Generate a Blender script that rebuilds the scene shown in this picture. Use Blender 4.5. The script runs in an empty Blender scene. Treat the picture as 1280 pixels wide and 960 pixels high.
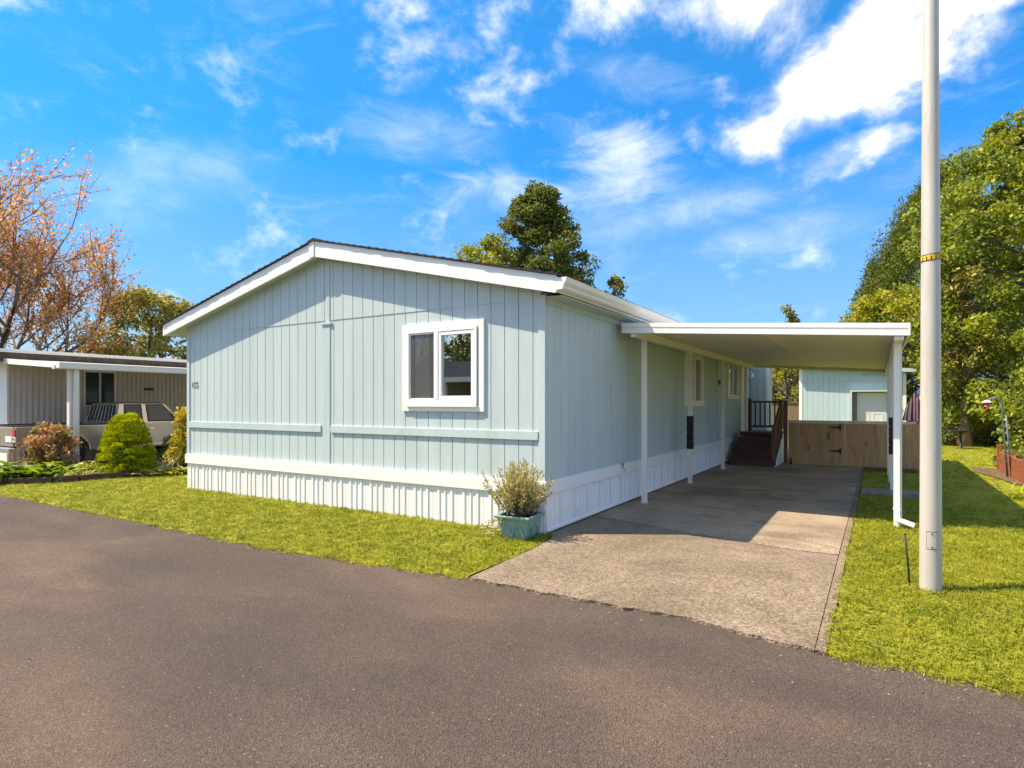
import bpy, bmesh, math, random
import numpy as np
from mathutils import Vector, Matrix

R = math.radians
random.seed(7)
rng = np.random.default_rng(7)
S = bpy.context.scene
COL = S.collection

# ------------------------------------------------------------------ camera
cam_d = bpy.data.cameras.new('camera')
cam = bpy.data.objects.new('camera', cam_d)
COL.objects.link(cam)
cam.location = (0, 0, 1.6)
cam.rotation_euler = (R(90), 0, R(31.4))
cam_d.sensor_width = 36
cam_d.lens = 36 * 748 / 1280
cam_d.shift_y = 23.5 / 1280
cam_d.clip_start = 0.05
cam_d.clip_end = 3000
S.camera = cam

# ------------------------------------------------------------------ light
SUN_AZ, SUN_EL = 30.0, 55.5          # direction the shadows fall (from +X towards +Y), elevation
w = bpy.data.worlds.new('World')
S.world = w
w.use_nodes = True
wt = w.node_tree
wt.nodes.clear()


def wn(kind, **kw):
    n = wt.nodes.new(kind)
    for k, v in kw.items():
        setattr(n, k, v)
    return n


sky = wn('ShaderNodeTexSky', sky_type='NISHITA', sun_disc=False, sun_elevation=R(SUN_EL))
sun_from = Vector((-math.cos(R(SUN_AZ)), -math.sin(R(SUN_AZ)), 0))
sky.sun_rotation = math.atan2(sun_from.x, sun_from.y)
sky.altitude = 50
sky.air_density = 1.0
sky.dust_density = 0.25
sky.ozone_density = 3.0
hs = wn('ShaderNodeHueSaturation')
hs.inputs['Hue'].default_value = 0.494
hs.inputs['Saturation'].default_value = 1.50
hs.inputs['Value'].default_value = 0.62
# clean, cool air: the low sky stays pale blue instead of yellowing
sepz = wn('ShaderNodeSeparateXYZ')
tc = wn('ShaderNodeTexCoord')
wt.links.new(tc.outputs['Generated'], sepz.inputs[0])
air = wn('ShaderNodeValToRGB')
for el, (p_, c_) in zip([air.color_ramp.elements[0], air.color_ramp.elements[1], air.color_ramp.elements.new(0.12), air.color_ramp.elements.new(0.3)],
                        [(0.0, (0.34, 0.38, 0.50)), (1.0, (0.74, 0.80, 1.05)), (0.12, (0.46, 0.53, 0.74)), (0.3, (0.48, 0.58, 0.90))]):
    el.position = p_
    el.color = (*c_, 1)
wt.links.new(sepz.outputs['Z'], air.inputs[0])
tint = wn('ShaderNodeMix', data_type='RGBA', blend_type='MULTIPLY')
tint.inputs['Factor'].default_value = 1.0
wt.links.new(sky.outputs[0], tint.inputs['A'])
wt.links.new(air.outputs[0], tint.inputs['B'])
wt.links.new(tint.outputs['Result'], hs.inputs['Color'])


def cloud_noise(scale, detail, rough, dist, stretch=(1, 1, 1), shift=(0, 0, 0)):
    mp = wn('ShaderNodeMapping')
    mp.inputs['Scale'].default_value = stretch
    wt.links.new(tc.outputs['Generated'], mp.inputs['Vector'])
    n = wn('ShaderNodeTexNoise')
    mp.inputs['Location'].default_value = shift
    n.inputs['Scale'].default_value = scale
    n.inputs['Detail'].default_value = detail
    n.inputs['Roughness'].default_value = rough
    n.inputs['Distortion'].default_value = dist
    wt.links.new(mp.outputs[0], n.inputs['Vector'])
    return n.outputs['Fac']


def wmath(op, a, b=None, c=None, clamp=False):
    n = wn('ShaderNodeMath', operation=op, use_clamp=clamp)
    for i, v in enumerate((a, b, c)):
        if v is None:
            continue
        if isinstance(v, (int, float)):
            n.inputs[i].default_value = v
        else:
            wt.links.new(v, n.inputs[i])
    return n.outputs[0]


def wmap(v, f0, f1, t0, t1, smooth=True):
    n = wn('ShaderNodeMapRange')
    n.interpolation_type = 'SMOOTHSTEP' if smooth else 'LINEAR'
    wt.links.new(v, n.inputs['Value'])
    for k, x in zip(('From Min', 'From Max', 'To Min', 'To Max'), (f0, f1, t0, t1)):
        n.inputs[k].default_value = x
    return n.outputs[0]


puff = cloud_noise(10.0, 9, 0.58, 0.15, (1, 1, 1.4))
wisp = cloud_noise(7.0, 8, 0.66, 0.9, (1, 1, 2.6))


def cloud_bank(direction, half_w, half_h, tilt, lo, hi, amount, noise):
    """A cloud that hangs in one direction of the sky: an elliptical bank torn by noise."""
    d = Vector(direction).normalized()
    right = d.cross(Vector((0, 0, 1))).normalized()
    up = right.cross(d).normalized()
    c, s_ = math.cos(R(tilt)), math.sin(R(tilt))
    a, b = right * c + up * s_, up * c - right * s_
    mp = wn('ShaderNodeMapping', vector_type='TEXTURE')
    mp.inputs['Location'].default_value = d
    mp.inputs['Rotation'].default_value = Matrix((a, b, a.cross(b))).transposed().to_euler()
    mp.inputs['Scale'].default_value = (half_w, half_h, 0.6)
    wt.links.new(tc.outputs['Generated'], mp.inputs['Vector'])
    ln = wn('ShaderNodeVectorMath', operation='LENGTH')
    wt.links.new(mp.outputs[0], ln.inputs[0])
    body = wmap(ln.outputs['Value'], 0.0, 1.0, 0.55, 0.0)
    return wmath('MULTIPLY', wmap(wmath('ADD', body, noise), lo, hi, 0, 1), amount * (0.34 if noise is wisp else 0.72))


BANKS = [
    ((-0.005, 0.895, 0.442), 0.270, 0.100, 14, 0.52, 1.22, 1.30, puff),
    ((-0.105, 0.912, 0.397), 0.160, 0.070, 24, 0.58, 1.30, 1.05, puff),
    ((0.130, 0.872, 0.478), 0.190, 0.060, 8, 0.56, 1.20, 1.30, puff),
    ((-0.050, 0.940, 0.338), 0.165, 0.055, 10, 0.68, 1.14, 0.62, puff),
    ((-0.330, 0.866, 0.378), 0.165, 0.070, 8, 0.64, 1.16, 0.62, wisp),
    ((-0.350, 0.878, 0.330), 0.210, 0.095, 14, 0.64, 1.24, 0.60, wisp),
    ((-0.520, 0.790, 0.335), 0.170, 0.080, 4, 0.66, 1.25, 0.50, wisp),
    ((-0.590, 0.690, 0.404), 0.240, 0.080, -3, 0.60, 1.30, 0.34, wisp),
    ((-0.260, 0.920, 0.295), 0.280, 0.070, 6, 0.62, 1.25, 0.42, wisp),
    ((-0.545, 0.720, 0.428), 0.060, 0.040, 25, 0.92, 1.40, 0.6, wisp),
    ((-0.590, 0.665, 0.470), 0.110, 0.050, 20, 0.80, 1.35, 0.5, wisp),
    ((-0.285, 0.838, 0.470), 0.190, 0.065, -10, 0.66, 1.22, 0.40, wisp),
    ((-0.860, 0.440, 0.300), 0.320, 0.110, 20, 0.60, 1.35, 0.28, wisp),
    ((-0.130, 0.960, 0.250), 0.230, 0.060, 4, 0.66, 1.25, 0.33, wisp),
]
cover = None
for b in BANKS:
    m = cloud_bank(*b)
    cover = m if cover is None else wmath('MAXIMUM', cover, m)
# a thin even veil of cirrus over the whole sky
veil = wmap(wisp, 0.50, 0.95, 0.0, 0.15)
cover = wmath('MAXIMUM', cover, veil)
# bright cumulus added mostly outside the view to raise the fill light
fill_clouds = cloud_noise(1.7, 9, 0.6, 0.3, (1, 1, 1.5), (119.45, 53.7, 53.37))
cover = wmath('MAXIMUM', cover, wmap(fill_clouds, 0.49, 0.67, 0.0, 0.95))
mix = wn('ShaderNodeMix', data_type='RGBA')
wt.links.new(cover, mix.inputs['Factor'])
low = wn('ShaderNodeMix', data_type='RGBA')
wt.links.new(wmap(sepz.outputs['Z'], 0.0, 0.36, 0.85, 0.0, False), low.inputs['Factor'])
wt.links.new(hs.outputs[0], low.inputs['A'])
low.inputs['B'].default_value = (0.62, 1.06, 2.0, 1)
wt.links.new(low.outputs['Result'], mix.inputs['A'])
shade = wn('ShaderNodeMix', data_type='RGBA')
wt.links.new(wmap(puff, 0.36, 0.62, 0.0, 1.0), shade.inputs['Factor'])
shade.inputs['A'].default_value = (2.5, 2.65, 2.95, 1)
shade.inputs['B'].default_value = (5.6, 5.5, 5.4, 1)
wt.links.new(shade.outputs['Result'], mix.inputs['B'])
bg = wn('ShaderNodeBackground')
bg.inputs['Strength'].default_value = 0.15
wt.links.new(mix.outputs['Result'], bg.inputs['Color'])
wo = wn('ShaderNodeOutputWorld')
wt.links.new(bg.outputs[0], wo.inputs['Surface'])

sun_d = bpy.data.lights.new('sun', 'SUN')
sun = bpy.data.objects.new('sun', sun_d)
COL.objects.link(sun)
sun_d.energy = 2.1
sun_d.angle = R(0.53)
sun_d.color = (1.0, 0.98, 0.955)
to = Vector((math.cos(R(SUN_EL)) * math.cos(R(SUN_AZ)), math.cos(R(SUN_EL)) * math.sin(R(SUN_AZ)), -math.sin(R(SUN_EL))))
sun.rotation_euler = to.to_track_quat('-Z', 'Y').to_euler()

S.view_settings.view_transform = 'Standard'
S.view_settings.look = 'None'
S.view_settings.exposure = 2.03
S.view_settings.use_white_balance = True
S.view_settings.white_balance_temperature = 9500
S.view_settings.white_balance_tint = 8
S.view_settings.gamma = 1.0
S.view_settings.use_curve_mapping = False


# ------------------------------------------------------------------ materials
def new_mat(name):
    m = bpy.data.materials.new(name)
    m.use_nodes = True
    nt = m.node_tree
    return m, nt, nt.nodes['Principled BSDF']


def nnode(nt, kind, **kw):
    n = nt.nodes.new(kind)
    for k, v in kw.items():
        setattr(n, k, v)
    return n


def noise(nt, scale, detail=4, rough=0.55, stretch=None, dist=0.0, out='Fac'):
    g = nnode(nt, 'ShaderNodeNewGeometry')
    v = g.outputs['Position']
    if stretch:
        mp = nnode(nt, 'ShaderNodeMapping')
        mp.inputs['Scale'].default_value = stretch
        nt.links.new(v, mp.inputs['Vector'])
        v = mp.outputs[0]
    n = nnode(nt, 'ShaderNodeTexNoise')
    n.inputs['Scale'].default_value = scale
    n.inputs['Detail'].default_value = detail
    n.inputs['Roughness'].default_value = rough
    n.inputs['Distortion'].default_value = dist
    nt.links.new(v, n.inputs['Vector'])
    return n.outputs[out]


def ramp(nt, fac, stops):
    r = nnode(nt, 'ShaderNodeValToRGB')
    e = r.color_ramp.elements
    while len(e) < len(stops):
        e.new(0.5)
    for el, (p, c) in zip(e, stops):
        el.position = p
        el.color = (*c, 1) if len(c) == 3 else c
    nt.links.new(fac, r.inputs[0])
    return r.outputs[0]


def cmix(nt, fac, a, b, mode='MIX'):
    n = nnode(nt, 'ShaderNodeMix', data_type='RGBA', blend_type=mode)
    for key, v in (('Factor', fac), ('A', a), ('B', b)):
        if isinstance(v, (int, float)):
            n.inputs[key].default_value = v
        elif isinstance(v, tuple):
            n.inputs[key].default_value = (*v, 1)
        else:
            nt.links.new(v, n.inputs[key])
    return n.outputs['Result']


def set_bump(nt, p, h, strength, dist=0.01):
    b = nnode(nt, 'ShaderNodeBump')
    b.inputs['Strength'].default_value = strength
    b.inputs['Distance'].default_value = dist
    nt.links.new(h, b.inputs['Height'])
    nt.links.new(b.outputs[0], p.inputs['Normal'])


def sc(c, k):
    return tuple(min(1, x * k) for x in c)


def paint(name, col, rough=0.55, var=0.07, scale=1.3, fine=35, bump=0.15, stretch=None, metal=0.0, spec=0.4, stain=None):
    m, nt, p = new_mat(name)
    a = noise(nt, scale, 5, 0.6, stretch)
    c = ramp(nt, a, [(0.3, sc(col, 1 - var)), (0.7, sc(col, 1 + var))])
    if stain:
        s_ = noise(nt, stain[1], 6, 0.7, stain[2] if len(stain) > 2 else None, 0.3)
        f = ramp(nt, s_, [(stain[3], (0, 0, 0)), (stain[3] + 0.22, (stain[4],) * 3)])
        c = cmix(nt, f, c, stain[0])
    nt.links.new(c, p.inputs['Base Color'])
    p.inputs['Roughness'].default_value = rough
    p.inputs['Metallic'].default_value = metal
    p.inputs['Specular IOR Level'].default_value = spec
    if bump:
        set_bump(nt, p, noise(nt, fine, 4, 0.6, stretch), bump, 0.004)
    return m


def wood(name, col, rough=0.75, var=0.3, along='z'):
    st = {'z': (9, 9, 0.7), 'x': (0.7, 9, 9), 'y': (9, 0.7, 9)}[along]
    m, nt, p = new_mat(name)
    a = noise(nt, 3.0, 6, 0.65, st, 0.8)
    b = noise(nt, 1.1, 3, 0.5)
    c = ramp(nt, a, [(0.28, sc(col, 1 - var)), (0.5, col), (0.75, sc(col, 1 + var))])
    oi = nnode(nt, 'ShaderNodeObjectInfo')
    t = ramp(nt, oi.outputs['Random'], [(0, (0.82, 0.81, 0.80)), (0.5, (1, 0.98, 0.95)), (1, (1.0, 0.92, 0.84))])
    c = cmix(nt, 1.0, c, t, 'MULTIPLY')
    k = noise(nt, 5.5, 2, 0.5, (1, 1, 0.6))
    c = cmix(nt, ramp(nt, k, [(0.66, (0, 0, 0)), (0.74, (0.75,) * 3)]), c, sc(col, 0.35))
    nt.links.new(cmix(nt, ramp(nt, b, [(0.4, (0, 0, 0)), (0.8, (0.35,) * 3)]), c, sc(col, 0.55)), p.inputs['Base Color'])
    p.inputs['Roughness'].default_value = rough
    p.inputs['Specular IOR Level'].default_value = 0.2
    set_bump(nt, p, a, 0.4, 0.004)
    return m


def leaf_mat(name, col, trans=0.42, var=0.35, rough=0.5, k=1.75):
    col = sc((col[0] * 1.06, col[1], col[2]), k)
    m, nt, p = new_mat(name)
    a = noise(nt, 2.3, 3, 0.6)
    b = noise(nt, 31.0, 1, 0.5)
    c = ramp(nt, a, [(0.3, sc(col, 1 - var)), (0.7, sc((col[0] * 1.1, col[1], col[2]), 1 + var))])
    c = cmix(nt, 0.5, c, ramp(nt, b, [(0.3, sc(col, 0.6)), (0.7, sc(col, 1.35))]))
    nt.links.new(c, p.inputs['Base Color'])
    p.inputs['Roughness'].default_value = rough
    p.inputs['Specular IOR Level'].default_value = 0.35
    tr = nnode(nt, 'ShaderNodeBsdfTranslucent')
    nt.links.new(cmix(nt, 1.0, c, (1.25, 1.15, 0.5), 'MULTIPLY'), tr.inputs['Color'])
    mx = nnode(nt, 'ShaderNodeMixShader')
    mx.inputs[0].default_value = trans
    nt.links.new(p.outputs[0], mx.inputs[1])
    nt.links.new(tr.outputs[0], mx.inputs[2])
    nt.links.new(mx.outputs[0], nt.nodes['Material Output'].inputs['Surface'])
    return m


def glass_mat(name, refl=0.25, tint=(0.9, 0.95, 0.95)):
    m, nt, p = new_mat(name)
    t = nnode(nt, 'ShaderNodeBsdfTransparent')
    t.inputs[0].default_value = (*tint, 1)
    g = nnode(nt, 'ShaderNodeBsdfGlossy')
    g.inputs['Roughness'].default_value = 0.0
    g.inputs['Color'].default_value = (0.95, 0.97, 1, 1)
    f = nnode(nt, 'ShaderNodeFresnel')
    f.inputs[0].default_value = 1.5
    ad = nnode(nt, 'ShaderNodeMath', operation='ADD', use_clamp=True)
    nt.links.new(f.outputs[0], ad.inputs[0])
    ad.inputs[1].default_value = refl
    mx = nnode(nt, 'ShaderNodeMixShader')
    nt.links.new(ad.outputs[0], mx.inputs[0])
    nt.links.new(t.outputs[0], mx.inputs[1])
    nt.links.new(g.outputs[0], mx.inputs[2])
    nt.links.new(mx.outputs[0], nt.nodes['Material Output'].inputs['Surface'])
    return m


def asphalt_mat():
    m, nt, p = new_mat('asphalt')
    big = noise(nt, 0.33, 4, 0.55, (1, 1.9, 1), 0.4)
    mid = noise(nt, 1.7, 5, 0.65)
    c = ramp(nt, big, [(0.36, (0.074, 0.056, 0.049)), (0.50, (0.098, 0.073, 0.062)), (0.64, (0.150, 0.106, 0.082))])
    c = cmix(nt, ramp(nt, mid, [(0.35, (0, 0, 0)), (0.7, (0.4,) * 3)]), c, (0.080, 0.064, 0.060))
    g = nnode(nt, 'ShaderNodeNewGeometry')
    v = nnode(nt, 'ShaderNodeTexVoronoi')
    v.inputs['Scale'].default_value = 135
    nt.links.new(g.outputs['Position'], v.inputs['Vector'])
    sp = ramp(nt, v.outputs['Color'], [(0.0, (0.42,) * 3), (0.45, (0.95,) * 3), (0.8, (1.32,) * 3), (1.0, (2.3, 2.15, 2.0))])
    c = cmix(nt, 0.85, c, sp, 'MULTIPLY')
    v2 = nnode(nt, 'ShaderNodeTexVoronoi')
    v2.inputs['Scale'].default_value = 23
    v2.inputs['Randomness'].default_value = 1.0
    nt.links.new(g.outputs['Position'], v2.inputs['Vector'])
    near = ramp(nt, v2.outputs['Distance'], [(0.10, (1,) * 3), (0.15, (0,) * 3)])
    pick = ramp(nt, v2.outputs['Color'], [(0.70, (0,) * 3), (0.76, (0.75,) * 3)])
    c = cmix(nt, cmix(nt, 1.0, near, pick, 'MULTIPLY'), c, (0.34, 0.27, 0.22))
    oil = noise(nt, 1.05, 3, 0.5, (1, 1, 1), 0.2)
    c = cmix(nt, ramp(nt, oil, [(0.66, (0, 0, 0)), (0.76, (0.32,) * 3)]), c, (0.040, 0.035, 0.034))
    nt.links.new(c, p.inputs['Base Color'])
    p.inputs['Roughness'].default_value = 0.85
    p.inputs['Specular IOR Level'].default_value = 0.25
    h = nnode(nt, 'ShaderNodeMath', operation='ADD')
    nt.links.new(v.outputs['Distance'], h.inputs[0])
    nt.links.new(noise(nt, 45, 3, 0.7), h.inputs[1])
    set_bump(nt, p, h.outputs[0], 1.0, 0.009)
    return m


def concrete_mat(name, exposed):
    m, nt, p = new_mat(name)
    kk = 0.65 if exposed else 0.94  # far slab coloured lighter to make up for the deep carport shade
    g = nnode(nt, 'ShaderNodeNewGeometry')
    sep = nnode(nt, 'ShaderNodeSeparateXYZ')
    nt.links.new(g.outputs['Position'], sep.inputs[0])
    big = noise(nt, 0.9, 5, 0.6, (1.5, 0.6, 1), 0.3)
    fine = noise(nt, 7, 5, 0.7)
    c = ramp(nt, big, [(0.3, sc((0.235, 0.180, 0.138), kk)), (0.52, sc((0.335, 0.258, 0.200), kk)), (0.72, sc((0.420, 0.330, 0.260), kk))])
    c = cmix(nt, ramp(nt, fine, [(0.4, (0, 0, 0)), (0.75, (0.35,) * 3)]), c, (0.22, 0.185, 0.15))
    st = noise(nt, 0.55, 6, 0.7, (1.0, 1.6, 1), 0.9)
    c = cmix(nt, ramp(nt, st, [(0.47, (0, 0, 0)), (0.63, (0.60 if not exposed else 0.50,) * 3)]), c, (0.120, 0.095, 0.066))
    v = nnode(nt, 'ShaderNodeTexVoronoi')
    v.inputs['Scale'].default_value = 62
    nt.links.new(g.outputs['Position'], v.inputs['Vector'])
    sp = ramp(nt, v.outputs['Color'], [(0.0, (0.36,) * 3), (0.45, (0.92,) * 3), (0.8, (1.3, 1.25, 1.2)), (1.0, (1.9, 1.8, 1.7))])
    # the aggregate is worn bare towards the road and still smooth under the roof
    wear = nnode(nt, 'ShaderNodeMapRange')
    nt.links.new(sep.outputs['Y'], wear.inputs['Value'])
    wear.inputs['From Min'].default_value = 5.5
    wear.inputs['From Max'].default_value = 10.5
    wear.inputs['To Min'].default_value = 0.95
    wear.inputs['To Max'].default_value = 0.12
    c = cmix(nt, wear.outputs[0], c, cmix(nt, 1.0, c, sp, 'MULTIPLY'))
    nt.links.new(c, p.inputs['Base Color'])
    p.inputs['Roughness'].default_value = 0.85
    p.inputs['Specular IOR Level'].default_value = 0.2
    h = nnode(nt, 'ShaderNodeMath', operation='MULTIPLY')
    nt.links.new(v.outputs['Distance'], h.inputs[0])
    nt.links.new(wear.outputs[0], h.inputs[1])
    set_bump(nt, p, h.outputs[0], 0.8, 0.01)
    return m


def lawn_mat(name, k=1.0):
    m, nt, p = new_mat(name)
    a = noise(nt, 0.9, 5, 0.6)
    b = noise(nt, 5.0, 4, 0.6)
    c = ramp(nt, a, [(0.3, sc((0.140, 0.170, 0.014), k)), (0.5, sc((0.200, 0.215, 0.018), k)), (0.7, sc((0.275, 0.255, 0.034), k))])
    c = cmix(nt, ramp(nt, b, [(0.45, (0, 0, 0)), (0.75, (0.5,) * 3)]), c, sc((0.24, 0.21, 0.055), k))
    nt.links.new(c, p.inputs['Base Color'])
    p.inputs['Roughness'].default_value = 0.8
    p.inputs['Specular IOR Level'].default_value = 0.15
    set_bump(nt, p, noise(nt, 40, 4, 0.7), 0.6, 0.02)
    return m


def blade_mat(name):
    m, nt, p = new_mat(name)
    a = noise(nt, 0.8, 5, 0.65)
    b = noise(nt, 4.5, 4, 0.6)
    c = ramp(nt, a, [(0.28, (0.160, 0.225, 0.016)), (0.5, (0.265, 0.300, 0.026)), (0.72, (0.385, 0.370, 0.045))])
    c = cmix(nt, ramp(nt, b, [(0.44, (0, 0, 0)), (0.8, (0.55,) * 3)]), c, (0.450, 0.370, 0.085))
    d = noise(nt, 2.1, 4, 0.6, (1, 1, 1), 0.4)
    c = cmix(nt, ramp(nt, d, [(0.50, (0, 0, 0)), (0.68, (0.6,) * 3)]), c, (0.130, 0.215, 0.022))
    oi = nnode(nt, 'ShaderNodeObjectInfo')
    t = ramp(nt, oi.outputs['Random'], [(0, (0.42, 0.52, 0.42)), (0.55, (1, 1, 1)), (0.93, (1.1, 1.05, 1)), (1.0, (1.7, 1.35, 1.9))])
    c = cmix(nt, 1.0, c, t, 'MULTIPLY')
    nt.links.new(c, p.inputs['Base Color'])
    p.inputs['Roughness'].default_value = 0.55
    p.inputs['Specular IOR Level'].default_value = 0.25
    tr = nnode(nt, 'ShaderNodeBsdfTranslucent')
    nt.links.new(c, tr.inputs['Color'])
    mx = nnode(nt, 'ShaderNodeMixShader')
    mx.inputs[0].default_value = 0.35
    nt.links.new(p.outputs[0], mx.inputs[1])
    nt.links.new(tr.outputs[0], mx.inputs[2])
    nt.links.new(mx.outputs[0], nt.nodes['Material Output'].inputs['Surface'])
    return m


def bark_mat(name, col):
    m, nt, p = new_mat(name)
    a = noise(nt, 4.0, 6, 0.7, (3, 3, 0.8), 0.6)
    nt.links.new(ramp(nt, a, [(0.3, sc(col, 0.5)), (0.6, col), (0.8, sc(col, 1.5))]), p.inputs['Base Color'])
    p.inputs['Roughness'].default_value = 0.9
    set_bump(nt, p, a, 0.8, 0.03)
    return m


SIDING = (0.450, 0.545, 0.572)
M = {
    'siding': paint('siding_paint', SIDING, 0.6, 0.05, 0.8, 60, 0.28, (6, 6, 0.5), stain=((0.365, 0.425, 0.43), 1.5, (3, 3, 0.35), 0.52, 0.5)),
    'siding_back': paint('siding_groove', (0.32, 0.385, 0.39), 0.7),
    'white': paint('white_paint', (0.80, 0.80, 0.79), 0.45, 0.03, 1.2, 40, 0.1, stain=((0.56, 0.54, 0.50), 2.2, (1, 1, 1), 0.60, 0.4)),
    'vinyl': paint('white_vinyl', (0.82, 0.82, 0.82), 0.35, 0.02, 1, 20, 0.03),
    'skirt': paint('white_skirting', (0.80, 0.80, 0.81), 0.45, 0.03, 1.5, 10, 0.06, stain=((0.50, 0.46, 0.40), 2.0, (1, 1, 1.5), 0.58, 0.35)),
    'alum': paint('cream_aluminium', (0.74, 0.72, 0.68), 0.4, 0.03, 1.4, 10, 0.04, spec=0.5, stain=((0.50, 0.46, 0.40), 1.5, (1, 1, 1), 0.60, 0.4)),
    'soffit': paint('carport_ceiling', (0.78, 0.71, 0.58), 0.5, 0.05, 0.8, 8, 0.04, stain=((0.46, 0.40, 0.28), 0.9, (1, 0.6, 1), 0.55, 0.5)),
    'shingle': paint('dark_shingle', (0.030, 0.031, 0.036), 0.9, 0.4, 9, 120, 0.6),
    'stairs': paint('dark_red_stain', (0.105, 0.034, 0.027), 0.5, 0.25, 3, 30, 0.3, (1, 1, 1)),
    'rail': paint('brown_stain', (0.165, 0.056, 0.040), 0.5, 0.25, 3, 30, 0.3),
    'fence_wood': wood('cedar_boards', (0.520, 0.325, 0.180)),
    'cap_wood': wood('weathered_cap', (0.74, 0.64, 0.50), along='x'),
    'old_fence': wood('old_grey_boards', (0.230, 0.170, 0.120)),
    'red_wood': wood('red_planter_wood', (0.290, 0.095, 0.048), along='y'),
    'edging': wood('edging_wood', (0.110, 0.066, 0.048), along='y'),
    'black': paint('black_rubber', (0.018, 0.018, 0.020), 0.7, 0.2, 8, 60, 0.3),
    'iron': paint('black_iron', (0.012, 0.012, 0.013), 0.5, 0.2, 8, 60, 0.2),
    'dark_metal': paint('rusty_steel', (0.050, 0.036, 0.028), 0.6, 0.3, 12, 60, 0.3, metal=0.4),
    'galv': paint('galvanised_pole', (0.50, 0.47, 0.445), 0.48, 0.07, 2.0, 30, 0.06, (2, 2, 0.5), metal=0.15, spec=0.5, stain=((0.33, 0.29, 0.25), 3.2, (4, 4, 0.35), 0.52, 0.62)),
    'galv_dark': paint('panel_gap', (0.10, 0.095, 0.09), 0.6),
    'yellow': paint('yellow_band', (0.68, 0.42, 0.03), 0.45, 0.08, 20),
    'pot': paint('teal_glaze', (0.190, 0.350, 0.330), 0.33, 0.2, 5, 30, 0.15, spec=0.5, stain=((0.42, 0.52, 0.48), 9, (1, 1, 1), 0.56, 0.6)),
    'soil': paint('soil', (0.060, 0.042, 0.030), 0.95, 0.5, 9, 60, 0.9),
    'mulch': paint('bark_mulch', (0.115, 0.070, 0.048), 0.95, 0.5, 14, 60, 1.0),
    'brick': paint('red_footing', (0.20, 0.085, 0.055), 0.85, 0.3, 8, 60, 0.5),
    'foundation': paint('mossy_footing', (0.15, 0.13, 0.085), 0.9, 0.3, 5, 60, 0.5),
    'paver': paint('grey_paver', (0.22, 0.195, 0.175), 0.85, 0.25, 6, 60, 0.5),
    'curtain': paint('white_curtain', (0.84, 0.82, 0.78), 0.8, 0.04),
    'room': paint('dim_room', (0.30, 0.27, 0.24), 0.8, 0.05),
    'glass': glass_mat('window_glass', 0.03),
    'mirror_glass': glass_mat('clear_pane', 0.34, (0.8, 0.85, 0.85)),
    'nb_siding': paint('taupe_metal_siding', (0.57, 0.505, 0.455), 0.5, 0.05, 1.2, 10, 0.05, stain=((0.30, 0.25, 0.21), 1.4, (2, 2, 0.5), 0.58, 0.5)),
    'nb_trim': paint('off_white_trim', (0.70, 0.67, 0.61), 0.5, 0.05, 1.4, 20, 0.1, stain=((0.40, 0.34, 0.27), 3.0, (1, 1, 1), 0.58, 0.5)),
    'nb_fascia': paint('brown_fascia', (0.110, 0.072, 0.055), 0.8, 0.4, 6, 40, 0.5, stain=((0.30, 0.14, 0.10), 9, (1, 1, 1), 0.55, 0.7)),
    'truck': paint('taupe_car_paint', (0.400, 0.340, 0.300), 0.20, 0.04, 1, 5, 0.0, metal=0.5, spec=0.6),
    'truck_trim': paint('chrome_trim', (0.62, 0.60, 0.57), 0.25, 0.03, 1, 5, 0.0, metal=0.8),
    'tyre': paint('tyre_rubber', (0.016, 0.016, 0.016), 0.85, 0.2, 8, 50, 0.3),
    'red_lens': paint('red_lens', (0.50, 0.025, 0.022), 0.2, 0.1, 8, 5, 0.0, spec=0.6),
    'clear_lens': paint('clear_lens', (0.78, 0.75, 0.72), 0.2, 0.03, 8, 5, 0.0, spec=0.6),
    'car_glass': paint('tinted_car_glass', (0.030, 0.045, 0.052), 0.08, 0.05, 1, 5, 0.0, spec=0.22),
    'flag_red': paint('flag_red', (0.50, 0.028, 0.032), 0.8, 0.06),
    'flag_white': paint('flag_white', (0.80, 0.76, 0.72), 0.8, 0.04),
    'flag_blue': paint('flag_blue', (0.030, 0.045, 0.200), 0.8, 0.06),
    'shed_siding': paint('pale_shed_paint', (0.40, 0.53, 0.58), 0.6, 0.05, 1, 50, 0.25, (6, 6, 0.5)),
    'shed_door': paint('shed_door_paint', (0.62, 0.64, 0.67), 0.5, 0.02, 1, 20, 0.03),
    'blue_steel': paint('blue_grey_steel', (0.12, 0.155, 0.18), 0.55, 0.2, 8, 30, 0.1, metal=0.3),
    'bronze': paint('dark_bronze', (0.022, 0.030, 0.026), 0.5, 0.3, 8, 30, 0.2, metal=0.3),
    'asphalt': asphalt_mat(),
    'concrete_near': concrete_mat('exposed_concrete', True),
    'concrete_far': concrete_mat('stained_concrete', False),
    'joint': paint('joint_dirt', (0.040, 0.034, 0.022), 0.95, 0.3, 12),
    'lawn': lawn_mat('lawn_soil_and_thatch'),
    'earth': lawn_mat('rough_grass', 0.75),
    'blade': blade_mat('grass_blade'),
    'clover': leaf_mat('clover_leaf', (0.185, 0.205, 0.024), 0.3, 0.25),
    'number': paint('grey_blue_numeral', (0.26, 0.31, 0.33), 0.5),
    'plaque': paint('dark_plaque', (0.030, 0.022, 0.016), 0.5),
    'terracotta': paint('rust_leaf_litter', (0.230, 0.075, 0.045), 0.9, 0.5, 20),
    'grey_roof': paint('grey_roofing', (0.22, 0.22, 0.225), 0.85, 0.25, 6, 60, 0.4),
}
sm, snt, sp_ = new_mat('insect_screen')
_t = nnode(snt, 'ShaderNodeBsdfTransparent')
sp_.inputs['Base Color'].default_value = (0.13, 0.125, 0.12, 1)
sp_.inputs['Roughness'].default_value = 0.7
_mx = nnode(snt, 'ShaderNodeMixShader')
_mx.inputs[0].default_value = 0.28
snt.links.new(_t.outputs[0], _mx.inputs[1])
snt.links.new(sp_.outputs[0], _mx.inputs[2])
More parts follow.
